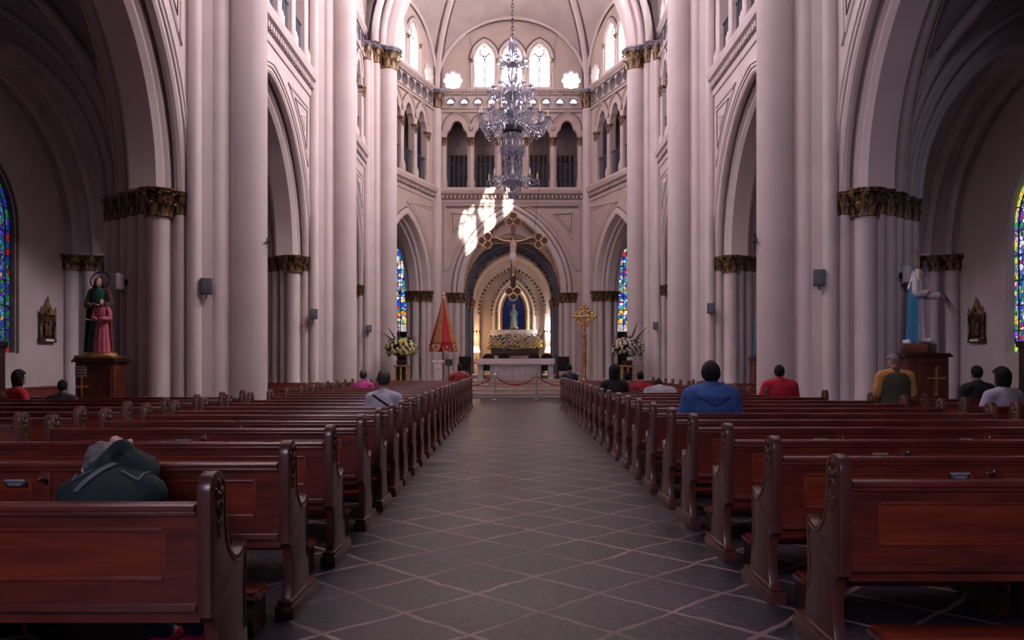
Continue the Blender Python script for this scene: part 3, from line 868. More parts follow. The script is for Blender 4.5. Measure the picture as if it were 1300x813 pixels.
for q in (-1, 1):
    for (x, y, r, mt) in ((2.42,42.3,.13,'blue_grey'),(2.25,42.7,.15,'blue_grey'),(2.12,43.4,.1,'blue_grey')):
        m = MB(); m.lathe([(r*1.3,.6),(r*1.3,1.0),(r,1.1),(r,4.4)], (q*x, y, 0), 12); m.obj('shaft', mt, CH)
        capital(CH, q*x, y, 4.3, r*1.2, .45)

# steps and dais
ST = sempty('stairs')
m = MB()
for i, (y, z) in enumerate(((34.3,.17),(34.75,.34),(35.2,.51))):
    m = MB(); m.box((-5.6 if i else -4.4, y, .0 if i == 0 else z-.19), (5.6 if i else 4.4, 46.5, z-.035)); m.box((-5.6 if i else -4.4, y-.035, z-.035), (5.6 if i else 4.4, 46.5, z), .012)
    m.obj('step', 'marble_step', ST)
m = MB(); m.box((-2.7,36.5,.50),(2.95,39.4,.645)); m.box((-2.74,36.46,.645),(2.99,39.44,.68), .012); m.obj('altar_step', 'marble_step', ST)
m = MB(); m.box((-2.6,39.6,.50),(2.6,46,.86)); m.obj('chapel_step', 'marble_step', ST)

# aisles -----------------------------------------------------------------
def gpp(s): return pp(s)
for sg in (-1, 1):
    fo = outer_fr(sg)
    OW = sempty('wall_aisle_' + SIDE[sg])
    AX0, AX1 = 7.35, 13.05
    for k in range(3):
        y0, y1 = PIER_Y[k], PIER_Y[k+1]; yc = (y0+y1)/2; hb = (y1-y0)/2
        wh = .92
        oa = [(yc+s, z) for s, z in arch(wh, 1.75, 5.0, 0, 14, 1.72)]
        if abs(oa[-1][1]-1.72) > 1e-6: oa.append((yc+wh, 1.72))
        m = MB(); m.plate(fo, [(y0,0),(y1,0),(y1,10),(y0,10)], [oa], 0, .5); m.obj('outer_wall', 'plaster_aisle_shaded', OW)
        m = MB(); m.box((min(sg*12.98,sg*13.06), y0, 0), (max(sg*12.98,sg*13.06), y1, .74)); m.box((min(sg*12.94,sg*13.06), y0, .74), (max(sg*12.94,sg*13.06), y1, .8), .01)
        m.obj('wainscot', 'wood', OW)
        if k >= 1:
            WIN[0] += 1
            P = sempty('window_%d' % WIN[0])
            body = [(yc+s, z) for s, z in arch(wh, 1.75, 5.0, .2, 14, 1.92)]
            if abs(body[-1][1]-1.92) > 1e-6: body.append((yc+wh-.2, 1.92))
            nm = 'stained_' + SIDE[sg]
            g = MB(); g.plate(fo, oa, [body], .16, .18); g.obj('border_pane', nm+'_border', P, 0)
            g = MB(); g.plate(fo, body, (), .16, .18); g.obj('stained_pane', nm, P, 0)
            g = MB()      # pale standing figure of the window
            g.plate(fo, [(yc-.22,2.5),(yc+.22,2.5),(yc+.26,3.4),(yc+.2,4.1),(yc+.42,4.5),(yc+.36,4.62),(yc+.1,4.35),(yc+.1,4.5),(yc+.12,4.68),(yc,4.82),(yc-.12,4.68),(yc-.1,4.5),(yc-.1,4.35),(yc-.36,4.62),(yc-.42,4.5),(yc-.2,4.1),(yc-.26,3.4)], (), .15, .158)
            g.obj('figure_pane', 'stained_figure', P, 0)
            g = MB()
            for zz in (2.3, 2.95, 3.6, 4.25, 4.9, 5.5): g.tube([fo(yc-wh, zz, .14), fo(yc+wh, zz, .14)], .018, 5)
            g.archloft(fo, wh, 1.75, 5.0, rollprof(.2, .14, .02, 6), 14, True, 1.75, yc)
            g.obj('leading', 'leading', P)
            g = MB(); g.archloft(fo, wh, 1.75, 5.0, [(-.14,-.02),(-.06,-.05),(.0,.02),(.02,.15),(-.14,.15)], 14, True, 1.72, yc)
            g.obj('frame', 'line_dark' if sg < 0 else 'plaster_aisle_shaded', P)
        # recessed wall arch orders carried by the responds
        H = hb - 1.2
        for i, (dd, ins) in enumerate(((-.15,0),(-.62,-.22),(-1.12,-.42))):
            h = H - ins; r = h*1.22
            m = MB(); m.archloft(fo, h, r, ZS, [(-.55,dd-.16),(-.06,dd-.16),(0,dd-.1),(0,dd+.34),(-.55,dd+.34)], 20, True, None, yc); m.obj('wall_arch', 'plaster_aisle_shaded', OW)
            m = MB(); m.archloft(fo, h, r, ZS, rollprof(.02, dd-.08, .07), 20, True, None, yc); m.obj('wall_arch_roll', 'plaster_aisle_shaded', OW)
        # aisle vault
        m = MB(); m.grid(lambda u, v: (sg*(AX0+(AX1-AX0)*u), y0+(y1-y0)*v, ZS + .1 + 4.6*max(pp(u*2-1), pp(v*2-1))), 36, 40); m.obj('vault_web', 'vault_aisle_shaded', CEIL, 30)
        if True:
            for q in (-1, 1):
                pts = []
                for i in range(25):
                    s = -1+2*i/24
                    pts.append((sg*((AX0+AX1)/2 + s*(AX1-AX0)/2), yc + q*s*hb, ZS + .02 + 4.6*pp(s)))
                m = MB(); m.tube(pts, .10, 8); m.obj('rib', 'plaster_aisle_shaded', CEIL)
    for k, yp in enumerate(PIER_Y):
        # wall responds
        for (x, v, r) in ((12.9,1.2,.20),(12.42,1.12,.13),(11.95,.92,.14),(11.6,.5,.12),(11.45,0,.16)):
            for q in ((1,-1) if v else (1,)):
                if k == 0 and q == 1: continue
                m = MB(); m.lathe([(r*1.3,.0),(r*1.3,.4),(r,.55),(r,ZS-.42)], (sg*x, yp-q*v, 0), 14); m.obj('respond_shaft', 'plaster_aisle_shaded', OW)
                capital(OW, sg*x, yp-q*v, ZS-.45, r*1.2, .45)
        m = MB(); m.plate(lambda a, b, d: (sg*a, yp+b, d), [(13.1,1.15),(12.4,1.0),(11.9,.78),(11.5,.3),(11.5,-.3),(11.9,-.78),(12.4,-1.0),(13.1,-1.15)], (), 0, ZS+.1); m.obj('respond_core', 'plaster_aisle_shaded', OW)
        # transverse arches
        xc = 9.7; T = cross_fr(yp)
        for (o, d0, d1) in ((0,-.22,.22),(-.30,-.5,.5),(-.6,-.78,.78)):
            h = 1.78 - o; r = h*1.9
            m = MB(); m.archloft(lambda s, z, d: (sg*(xc+s), yp+d, z), h, r, ZS, [(-.7,d0),(-.05,d0),(0,d0+.06),(0,d1-.06),(-.05,d1),(-.7,d1)], 20); m.obj('transverse_arch', 'plaster_aisle_shaded', OW)
            m = MB()
            for d in (d0, d1): m.archloft(lambda s, z, dd: (sg*(xc+s), yp+dd, z), h, r, ZS, rollprof(-.06, d, .06), 20)
            m.obj('transverse_roll', 'plaster_aisle_shaded', OW)
# ================================================================== PEWS
def bez(p0, p1, p2, n=6):
    return [((1-t)**2*p0[0]+2*t*(1-t)*p1[0]+t*t*p2[0], (1-t)**2*p0[1]+2*t*(1-t)*p1[1]+t*t*p2[1]) for t in [i/n for i in range(1, n+1)]]
END = [(.05,.09)] + bez((.05,.09),(.105,.20),(.09,.32)) + bez((.09,.32),(.075,.42),(.0,.43)) + [(0,.455),(-.004,.60),(-.008,.93)] \
    + bez((-.008,.93),(-.002,1.005),(.075,1.01)) + bez((.075,1.01),(.165,1.005),(.18,.92)) + [(.186,.80)] + bez((.186,.80),(.20,.66),(.30,.615)) \
    + bez((.30,.615),(.37,.60),(.425,.655)) + [(.445,.64)] + bez((.445,.64),(.452,.57),(.44,.50),4) + bez((.44,.50),(.425,.36),(.455,.22)) + [(.475,.09)]
def end_mesh():
    bm = bmesh.new()
    vs = [bm.verts.new((-.029, y, z)) for y, z in END]
    f = bm.faces.new(vs)
    r = bmesh.ops.extrude_face_region(bm, geom=[f])
    bmesh.ops.translate(bm, vec=(.058,0,0), verts=[e for e in r['geom'] if isinstance(e, bmesh.types.BMVert)])
    ed = [e for e in bm.edges if abs(e.verts[0].co.x-e.verts[1].co.x) < 1e-6]
    bmesh.ops.bevel(bm, geom=ed, offset=.007, segments=2, affect='EDGES', profile=.6)
    mb = MB().frombm(bm)
    # plinth with a moulded top
    mb.box((-.052,.0,0),(.052,.60,.075), .006); mb.box((-.044,.015,.075),(.044,.58,.105), .01)
    return mb.mesh('end_panel', 'wood_end', 40)
END_ME = end_mesh()
def carving_mesh(q_):
    mb = MB()
    for q in (q_,):
        x = q*.030
        for (y, z, a, b, rot) in ((.088,.955,.018,.026,0),(.062,.915,.016,.03,.5),(.114,.915,.016,.03,-.5),(.088,.905,.013,.02,0),(.07,.865,.015,.028,-.5),(.106,.865,.015,.028,.5),(.088,.835,.012,.03,0),(.075,.79,.011,.022,.4),(.10,.79,.011,.022,-.4),(.088,.755,.009,.025,0)):
            mb.ball((x, y, z), (.010, a, b), 8, 5, Matrix.Rotation(rot, 3, 'X'))
    return mb.mesh('carving', 'brass_carving', 50)
CARV_ME = [carving_mesh(-1), carving_mesh(1)]
def bead_mesh(q_):
    mb = MB()
    for q in (q_,):
        pts = []
        for i in range(22, len(END)-2):
            a, b = END[i-1], END[i+1]
            t = V((b[0]-a[0], b[1]-a[1])).normalized()
            pts.append((q*.029, END[i][0] + t.y*.026, END[i][1] - t.x*.026))
        mb.tube(pts, .0045, 5)
    return mb.mesh('edge_bead', 'wood', 50)
BEAD_ME = [bead_mesh(-1), bead_mesh(1)]
def kneel_bracket():
    mb = MB()
    poly = [(-.30,.03),(-.26,.0),(-.10,.0),(-.08,.05),(-.085,.15),(-.11,.20),(-.27,.20),(-.31,.17),(-.325,.10)]
    mb.plate(lambda a, b, d: (d, a, b), poly, (), -.025, .025)
    return mb.mesh('kneeler_bracket', 'wood_dark', 40)
KB_ME = kneel_bracket()
def post_leg():
    mb = MB()
    mb.plate(lambda a, b, d: (d, a, b), [(.02,0),(.03,.06),(.12,.12),(.14,.395),(.40,.395),(.36,.25),(.42,.08),(.48,.05),(.48,0),(.36,0),(.25,.05),(.14,0)], (), -.03, .03)
    return mb.mesh('centre_support', 'wood_dark', 40)
LEG_ME = post_leg()

PEW_N = [0]
def make_pew(L, n, plaque=True, kneeler=True):
    """local x 0..L, rear face at y 0, worshippers look to +y"""
    root = thing('pew', 'dark wooden pew', 'pew')
    def P(name, mesh, loc=(0,0,0), par=None):
        return link(name, mesh, par or root, loc)
    for x in (0, L):
        e = P('end_panel', END_ME, (x,0,0))
        for j in (0, 1): P('carving', CARV_ME[j], (0,0,0), e); P('edge_bead', BEAD_ME[j], (0,0,0), e)
    w = L/n
    m = MB()
    fr = lambda a, b, d: (a, d, b)
    holes = []
    for i in range(n):
        a, b = i*w + (.16 if i == 0 else .085), (i+1)*w - (.16 if i == n-1 else .085)
        holes.append([(a,.575),(b,.575),(b,.79),(a,.79)])
    m.plate(fr, [(.03,.455),(L-.03,.455),(L-.03,.865),(.03,.865)], holes, .008, .045)
    m.box((.03,-.004,.455),(L-.03,.01,.487), .004)
    P('back_frame', m.mesh('back_frame', 'wood', 30))
    for h in holes:
        (a, c), (b, _), (_, d), _ = h
        q = MB(); q.box((a-.01,.024,c-.01),(b+.01,.04,d+.01))
        # raised bevelled border of the panel
        for lo, hi in (((a,.012,c),(b,.03,c+.018)),((a,.012,d-.018),(b,.03,d)),((a,.012,c),(a+.018,.03,d)),((b-.018,.012,c),(b,.03,d))): q.box(lo, hi, .005)
        P('back_panel', q.mesh('back_panel', 'wood_panel', 30))
    m = MB(); m.box((.03,-.022,.858),(L-.03,.062,.888), .010); m.box((.03,-.008,.838),(L-.03,.05,.858), .006)
    P('top_rail', m.mesh('top_rail', 'wood', 40))
    m = MB(); m.box((.03,.045,.393),(L-.03,.44,.423), .012); m.box((.03,.40,.33),(L-.03,.425,.40)); m.box((.03,.04,.40),(L-.03,.06,.47))
    P('seat', m.mesh('seat', 'wood', 40))
    for i in range(1, n):
        P('centre_support', LEG_ME, (i*w,0,0))
        m = MB(); m.box((i*w-.028,-.0,.46),(i*w+.028,.012,.855), .004)
        st = P('centre_stile', m.mesh('centre_stile', 'wood', 40))
        m = MB(); m.tube([(i*w,.0,.79),(i*w,-.035,.79),(i*w,-.05,.80)], .009, 8); m.ball((i*w,-.052,.802), .016, 8, 6)
        P('bag_hook', m.mesh('bag_hook', 'hook_metal', 40))
        if plaque:
            m = MB(); m.box((i*w-.235,.004,.752),(i*w-.115,.03,.796), .002)
            q = P('name_plate', m.mesh('name_plate', 'label_dark', 40))
            m = MB()
            m.box((i*w-.232,.0018,.782),(i*w-.118,.0042,.793)); m.box((i*w-.22,.0018,.769),(i*w-.13,.0042,.774)); m.box((i*w-.21,.0018,.759),(i*w-.14,.0042,.764))
            P('plate_lettering', m.mesh('plate_lettering', 'label_white', 0), (0,0,0), q)
    if kneeler:
        for i in range(n):
            a, b = i*w + .05, (i+1)*w - .05
            m = MB(); m.box((a,-.31,.195),(b,-.10,.225), .01)
            k = P('kneeler', m.mesh('kneeler', 'wood', 40))
            m = MB(); m.box((a+.02,-.30,.224),(b-.02,-.11,.24), .008); P('pad', m.mesh('pad', 'wood_panel', 40), (0,0,0), k)
            for x in (a+.05, b-.05): P('kneeler_bracket', KB_ME, (x,0,0), k)
    return root
LEFT_Y = [3.27,4.61,5.80,7.02,7.95,8.84,9.6,10.5,11.45,12.4,13.4,14.4,15.4,16.35,17.3,18.3,19.25,20.2,21.2,22.15,23.1,24.1,25.05,26.0]
RIGHT_Y = [3.9,4.9,5.96,7.12,8.08,9.14,10.2,11.18,12.2,13.37,14.4,15.45,16.5,17.55,18.6,19.65,20.7,21.75,22.8,23.85,24.9,25.95]
protos = {}
def put_pew(key, L, n, loc, label, group):
    if key not in protos:
        o = protos[key] = make_pew(L, n)
        KIDS[o.name] = [c for c in o.children]
    else:
        o = copy_tree(protos[key])
    o.location = loc; o['label'] = label; o['group'] = group
    return o
g1, g2 = 'pews along the left of the centre aisle', 'pews along the right of the centre aisle'
for i, y in enumerate(LEFT_Y):
    s = 'two-panel wooden pew left of the stone aisle, %s row from the viewer' % ORD[i]
    if i == 0: s = 'large two-panel pew left of the aisle under the bowed person in a teal jacket'
    put_pew('L', 2.68, 2, (-3.985 + {0:.075,1:.02}.get(i,0), y, 0), s, g1)
for i, y in enumerate(RIGHT_Y):
    s = 'three-panel wooden pew right of the stone aisle, %s row from the viewer' % ORD[i]
    if y < 13: put_pew('R', 3.80, 3, (1.59, y, 0), s, g2)
    else:
        ln = 3.55 if y < 14 else 2.9
        put_pew('R%.1f' % ln, ln, 2 if ln < 3 else 3, (1.59, y, 0), s.replace('three-panel', 'shorter') if ln < 3 else s, g2)
for sg, x0, g in ((-1, -4.45, 'pews in the left side aisle'), (1, 5.9, 'pews in the right side aisle')):
    ys = [7.35,8.36,9.4,10.45,11.5,12.5,13.45] if sg < 0 else [7.4,8.45,9.5,10.6,11.65,12.75]
    for i, y in enumerate(ys):
        put_pew('S%d'%sg, 4.0 if sg < 0 else 2.75, 3 if sg < 0 else 2, (x0-4.0 if sg < 0 else x0, y, 0), 'side aisle pew beside the %s stained window, %s row from the viewer' % (('blue','violet')[sg > 0], ORD[i]), g)
    for i, y in enumerate([18.1,19.15,20.2,21.25,22.3,23.3]):
        if sg > 0 and i == 5: continue
        xx = -4.55 if sg < 0 else 4.95
        put_pew('T', 2.6, 2, (xx-2.6 if sg < 0 else xx, y, 0), 'short pew between the two %s pillars, %s row beyond the first pillar' % (SIDE[sg], ORD[i]), g.replace('side aisle', 'far bay'))
# ================================================================== PEOPLE
def remeshed(mb, vox, smooth_it=4, name='body'):
    me = bpy.data.meshes.new(name); me.from_pydata(mb.v, [], mb.f); me.update()
    bm = bmesh.new(); bm.from_mesh(me); bmesh.ops.recalc_face_normals(bm, faces=bm.faces); bm.to_mesh(me); bm.free()
    o = bpy.data.objects.new('tmp', me); COL.objects.link(o)
    r = o.modifiers.new('r', 'REMESH'); r.mode = 'VOXEL'; r.voxel_size = vox; r.use_smooth_shade = True
    if smooth_it:
        s = o.modifiers.new('s', 'SMOOTH'); s.factor = .5; s.iterations = smooth_it
    dg = bpy.context.evaluated_depsgraph_get()
    out = bpy.data.meshes.new_from_object(o.evaluated_get(dg))
    bpy.data.objects.remove(o, do_unlink=True); bpy.data.meshes.remove(me)
    out.name = name
    out.polygons.foreach_set('use_smooth', [True]*len(out.polygons))
    return out
def limb(mb, pts, rad, side=(1,0,0), n=12):
    """smooth tapered limb through the joints with rounded ends"""
    P = [V(p) for p in pts]; out = []; rr = []
    k = len(P)
    for i in range(k-1):
        for j in range(6):
            t = j/6
            p0, p1, p2, p3 = P[max(i-1,0)], P[i], P[i+1], P[min(i+2,k-1)]
            q = .5*((2*p1) + (p2-p0)*t + (2*p0-5*p1+4*p2-p3)*t*t + (3*p1-p0-3*p2+p3)*t**3)
            out.append(q)
            a, b = rad[i], rad[i+1]
            if isinstance(a, tuple) or isinstance(b, tuple):
                a = a if isinstance(a, tuple) else (a, a); b = b if isinstance(b, tuple) else (b, b)
                rr.append((a[0]+(b[0]-a[0])*t, a[1]+(b[1]-a[1])*t))
            else: rr.append(a+(b-a)*t)
    out.append(P[-1]); rr.append(rad[-1])
    mb.tube(out, rr, n, side=side)
    for p, r in ((P[0], rad[0]), (P[-1], rad[-1])):
        r = min(r) if isinstance(r, tuple) else r
        mb.ball(p, r*.98, 10, 7)
def frame_from(fwd, up):
    f = V(fwd).normalized(); u = V(up); u = (u - f*u.dot(f)).normalized(); r = f.cross(u)
    return Matrix((r, f, u)).transposed()
def head_shape(mb, c, R, k=1.0):
    """skull, jaw, nose, brow, ears; R maps x right, y face forward, z up"""
    B = lambda p, r: mb.ball(V(c) + R @ (V(p)*k), tuple(x*k for x in r), 14, 10, R)
    B((0,-.012,.025), (.074,.094,.098)); B((0,.022,-.035), (.058,.068,.082)); B((0,.048,-.085), (.034,.034,.028))
    B((0,.094,-.018), (.013,.022,.016)); B((0,.084,.004), (.010,.016,.03)); B((0,.070,.030), (.05,.022,.014))
    B((0,.078,-.055), (.024,.014,.010)); B((0,.076,-.068), (.021,.014,.010))
    for q in (-1, 1):
        B((q*.076,-.008,-.012), (.012,.024,.034)); B((q*.036,.058,-.03), (.026,.022,.024))
def eyes(root, c, R, k=1.0):
    for q in (-1, 1):
        m = MB(); p = V(c) + R @ (V((q*.031,.079,.008))*k)
        m.ball(p, .012*k, 8, 6); e = m.obj('eye', 'label_white', root)
        m = MB(); m.ball(V(c) + R @ (V((q*.031,.088,.008))*k), .0055*k, 8, 6); m.obj('iris', 'hair_black', e)
    m = MB(); m.ball(V(c) + R @ (V((0,.086,-.061))*k), (.02*k,.006*k,.006*k), 10, 6, R); m.obj('lips', noise_mat('lips', (.30,.10,.09), (.34,.12,.11), 9, .5) if 'lips' not in M else M['lips'], root)
def hand(mb, wrist, d, palm_n, curl=.5, k=1.0, left=False):
    """palm and five fingers; d = pointing direction, palm_n = palm normal"""
    d = V(d).normalized(); n = V(palm_n); n = (n - d*n.dot(d)).normalized(); s = d.cross(n) * (-1 if left else 1)
    w = V(wrist)
    limb(mb, [w, w+d*.045*k, w+d*.085*k], [(.028*k,.02*k),(.038*k,.016*k),(.040*k,.014*k)], side=s)
    for i, (off, ln) in enumerate(((-.030,.062),(-.010,.074),(.011,.070),(.031,.055))):
        p = w + d*.086*k + s*off*k; a = 0; pts = [p - d*.012*k]
        for j in range(3):
            a += curl*(.55 + .12*i*.3)
            dd = d*cos(a) + n*sin(a); p = p + dd*(ln*k*(.45,.31,.24)[j]); pts.append(p)
        limb(mb, pts, [.0095*k,.009*k,.008*k,.007*k], side=s, n=8)
    t0 = w + d*.03*k - s*.030*k
    limb(mb, [t0, t0 + (d*.6-s*.7)*.04*k, t0 + ((d*1.0-s*.55+n*.5)*.072 if curl < 1 else (d*.7-s*.1+n*.6)*.055)*k], [.013*k,.011*k,.009*k], n=8)
def hair_cap(c, R, k=1.0, length=0.0, thick=.014, front=.35, vol=1.0, part_ears=True):
    """hair shell over the skull; length drops it down the back"""
    mb = MB(); rnd = random.Random(int(c[0]*991)+int(c[1]*77)); nu, nv = 26, 18
    def P(i, j, off):
        a = 2*PI*i/nu; t = PI*.5 - PI*j/nv*.86
        x, y, z = cos(t)*sin(a), -cos(t)*cos(a), sin(t)
        amp = 1 + .035*sin(7*a+3*t) + .03*rnd.random()
        q = V((x*.082*vol*amp, y*.104*vol*amp - .010, z*.108*vol*amp + .028))
        if length and q.z < .0 and y < .35:
            f = (0 - q.z)/.09
            q.z -= length*min(1.2, f)*f*.8; q.y -= .012*f; q.x *= 1 + .18*min(1, f)
        return V(c) + R @ (q*k*off)
    faces = []
    verts = []; idx = {}
    for off in (1.0, .90):
        for i in range(nu):
            for j in range(nv+1):
                idx[(off,i,j)] = len(verts); verts.append(P(i, j, off))
    def keep(i, j):
        a = 2*PI*(i+.5)/nu; t = PI*.5 - PI*(j+.5)/nv*.86
        y, z = -cos(t)*cos(a), sin(t); x = cos(t)*sin(a)
        if y > front and z < .42: return False
        if z < -.45 and y > -.25 and not length: return False
        if z < -.72 and not length: return False
        if y > .05 and z < -.05 and abs(x) > .5 and not length: return False
        return True
    kp = {(i,j) for i in range(nu) for j in range(nv) if keep(i,j)}
    for (i,j) in kp:
        i2 = (i+1) % nu
        faces.append((idx[(1.0,i,j)],idx[(1.0,i2,j)],idx[(1.0,i2,j+1)],idx[(1.0,i,j+1)]))
        faces.append((idx[(.90,i,j)],idx[(.90,i,j+1)],idx[(.90,i2,j+1)],idx[(.90,i2,j)]))
        for (ni,nj,(e0,e1)) in (((i-1)%nu,j,((i,j),(i,j+1))),((i+1)%nu,j,((i2,j),(i2,j+1))),(i,j-1,((i,j),(i2,j))),(i,j+1,((i,j+1),(i2,j+1)))):
            if 0 <= nj < nv and (ni,nj) not in kp or nj == nv:
                faces.append((idx[(1.0,)+e0],idx[(1.0,)+e1],idx[(.90,)+e1],idx[(.90,)+e0]))
    mb.add(verts, faces)
    return mb
def shell_patch(ob_mesh, pts_yz, half, off, direction, width_axis, thick=.004):
    pass
def strap(mesh, path, width, ray, mat, parent, name='strap'):
    """band lying on the cloth: cast each point along ray onto the garment"""
    bm = bmesh.new(); bm.from_mesh(mesh); tree = BVHTree.FromBMesh(bm); bm.free()
    ray = V(ray).normalized(); pts = []
    for i, p in enumerate(path):
        q = path[min(i+1,len(path)-1)]; o = path[max(i-1,0)]
        t = (V(q)-V(o)).normalized(); s = t.cross(ray).normalized()
        row = []
        for e in (-.5, .5):
            st = V(p) + s*width*e - ray*1.0
            h = tree.ray_cast(st, ray, 2.0)
            row.append(h[0] - ray*.006 if h[0] is not None else None)
        if None not in row: pts.append(row)
    if len(pts) < 2: return
    vs = [v for r in pts for v in r] + [v - ray*.004 for r in pts for v in r]; n = len(pts)*2
    fs = []
    for i in range(len(pts)-1):
        a = 2*i
        fs += [(a,a+1,a+3,a+2),(n+a,n+a+2,n+a+3,n+a+1),(a,a+2,n+a+2,n+a),(a+1,n+a+1,n+a+3,a+3)]
    fs += [(0,n,n+1,1),(n-2,n-1,2*n-1,2*n-2)]
    MB().add(vs, fs).obj(name, mat, parent)

def person(label, loc, rz=0.0, top='white_shirt', bottom='dark_trousers', hair='hair_black', hair_len=0.0, skin='skin',
           lean=0.0, head_pitch=0.0, head_yaw=0.0, k=1.0, broad=1.0, bulk=.012, vox=.012, pose='sit', J=None, sleeve=1.0, bald=False,
           collar=None, vol=1.0, group='people in the pews', head_fwd=0.0, nohair=False):
    """seated (or standing) figure facing +y; origin on the floor under the pelvis"""
    root = thing('person', label, 'person', loc, rz, group)
    L_ = Matrix.Rotation(-lean, 4, 'X')
    pel = V((0,0,.545)) if pose == 'sit' else V((0,0,.93))
    up = lambda x, y, z: pel + (L_ @ V((x*broad, y, z)))
    D = {'pel': pel, 'wai': up(0,.01,.17), 'che': up(0,.0,.36), 'nck': up(0,.0,.545), 'hed': up(0,.035+head_fwd,.70)}
    for q, s in ((-1,'l'),(1,'r')):
        D['sho'+s] = up(q*.185,-.005,.465)
        if pose == 'sit':
            D['elb'+s] = up(q*.245,.06,.22); D['wri'+s] = up(q*.13,.30,.14)
            D['hip'+s] = pel + V((q*.09,.02,-.02)); D['kne'+s] = pel + V((q*.12,.40,-.02)); D['ank'+s] = V((q*.12,.24,.085)); D['toe'+s] = V((q*.13,.36,.035))
        else:
            D['elb'+s] = up(q*.235,.0,.19); D['wri'+s] = up(q*.16,.17,.06)
            D['hip'+s] = pel + V((q*.09,0,-.03)); D['kne'+s] = V((q*.10,.02,.50)); D['ank'+s] = V((q*.10,-.02,.085)); D['toe'+s] = V((q*.11,.15,.035))
    if J: D.update({a: V(b) for a, b in J.items()})
    for a in D: D[a] = D[a]*k
    HR = (Matrix.Rotation(head_yaw, 3, 'Z') @ Matrix.Rotation(-lean*.5-head_pitch, 3, 'X'))
    if J and 'HR' in J: pass
    sd = (1,0,0)
    def torso(mb, e):
        limb(mb, [D['pel'], D['wai'], D['che'], D['nck'].lerp(D['che'], .30), D['nck'].lerp(D['che'], .08)],
             [((.165+e)*k*broad,(.12+e)*k),((.150+e)*k*broad,(.11+e)*k),((.175+e)*k*broad,(.118+e)*k),((.15+e)*k*broad,(.095+e)*k),((.075+e)*k,(.07+e)*k)], sd, 16)
        for s in 'lr':
            limb(mb, [D['nck'].lerp(D['che'], .2), D['sho'+s]], [(.07+e)*k,(.066+e)*k], sd)
    def arm(mb, s, e, f=1.0):
        w = D['elb'+s].lerp(D['wri'+s], f)
        limb(mb, [D['sho'+s], D['sho'+s].lerp(D['elb'+s],.5), D['elb'+s], D['elb'+s].lerp(w,.5), w], [(.062+e)*k,(.052+e)*k,(.043+e)*k,(.040+e)*k,(.030+e)*k], sd)
    def leg(mb, s, e):
        limb(mb, [D['hip'+s], D['hip'+s].lerp(D['kne'+s],.5), D['kne'+s], D['kne'+s].lerp(D['ank'+s],.4), D['ank'+s]], [(.092+e)*k,(.080+e)*k,(.062+e)*k,(.056+e)*k,(.040+e)*k], sd)
    b = MB(); torso(b, 0)
    for s in 'lr':
        arm(b, s, 0); leg(b, s, 0)
        limb(b, [D['ank'+s], D['toe'+s]], [.04*k,.03*k], sd)
        dr = D['wri'+s] - D['elb'+s]
        hd = V((.25 if s == 'l' else -.2, -.15, 1)) if J else dr.normalized() + (V((0.3 if s == 'l' else -.3, .2, 0)) if pose == 'sit' else V((0,0,-.3)))
        hand(b, D['wri'+s], hd, V((1 if s == 'l' else -1, 0, -.6)) if not J else V((.2,-.2,0)) + V((1 if s == 'l' else -1, 0, 0)), 1.8 if J else .5, k, s == 'l')
    limb(b, [D['nck'].lerp(D['che'],.15), D['nck'].lerp(D['hed'],.35), D['hed']], [.058*k,.052*k,.055*k], sd)
    head_shape(b, D['hed'], HR, k)
    link('body', remeshed(b, vox*.85, 3, 'body'), root).data.materials.append(M[skin])
    eyes(root, D['hed'], HR, k)
    t = MB(); torso(t, bulk)
    for s in 'lr': arm(t, s, bulk, sleeve)
    tm = remeshed(t, vox, 5, 'top'); tm.materials.append(M[top]); link('shirt' if bulk < .03 else 'jacket', tm, root)
    l = MB()
    limb(l, [D['pel']+V((-.06*k,0,0)), D['pel']+V((.06*k,0,0))], [.135*k,.135*k], (0,0,1))
    for s in 'lr': leg(l, s, .014)
    lm = remeshed(l, vox, 3, 'trousers'); lm.materials.append(M[bottom]); link('trousers', lm, root)
    for s in 'lr':
        sh = MB(); a, tt = D['ank'+s], D['toe'+s]
        heel = V((a.x, a.y, 0)) + (V((a.x-tt.x, a.y-tt.y, 0)).normalized())*.035*k
        limb(sh, [heel + V((0,0,.045*k)), a.lerp(tt,.5)*1.0, tt], [(.040*k,.042*k),(.042*k,.038*k),(.036*k,.026*k)], (1,0,0))
        so = link('shoe', remeshed(sh, .010, 2, 'shoe'), root); so.data.materials.append(M['black_cloth'])
    if not nohair:
        hm = hair_cap(D['hed'], HR, k, hair_len, vol=vol, front=.30 if not bald else -.1)
        if bald:
            pass
        hm.obj('hair', hair, root, 60)
    return root, D, tm, HR

# bowed person in the first left pew ------------------------------------
loc = V((-1.87, 3.56, 0))
JJ = dict(pel=(0,.0,.545), wai=(0,.10,.67), che=(0,.21,.79), nck=(-.02,.37,.90), hed=(-.165,.50,.925),
          shol=(-.165,.27,.825), shor=(.165,.27,.835), elbl=(-.14,.56,.74), wril=(-.165,.68,.955), elbr=(.0,.60,.76), wrir=(-.135,.68,.97),
          hipl=(-.08,.04,.52), hipr=(.09,.04,.52), knel=(-.09,.40,.47), kner=(.27,.45,.48), ankl=(.11,.58,.10), ankr=(.26,.60,.10), toel=(.19,.68,.035), toer=(.30,.70,.035))
r_, D, tm, HR = person('person in dark teal hooded jacket bowed forward, hands clasped, in front pew', loc, 0, 'teal_jacket', 'navy', 'hair_grey', skin='skin_pale',
                       J=JJ, head_pitch=.75, head_yaw=.25, bulk=.028, vox=.009, sleeve=.86, bald=False, nohair=True, broad=1.0)
m = MB()    # short grey hair at the back of the bowed head
hair_cap(D['hed'], HR, 1.0, 0, front=.2).obj('hair', 'hair_grey', r_, 60)
m = MB()    # bunched hood on the shoulders
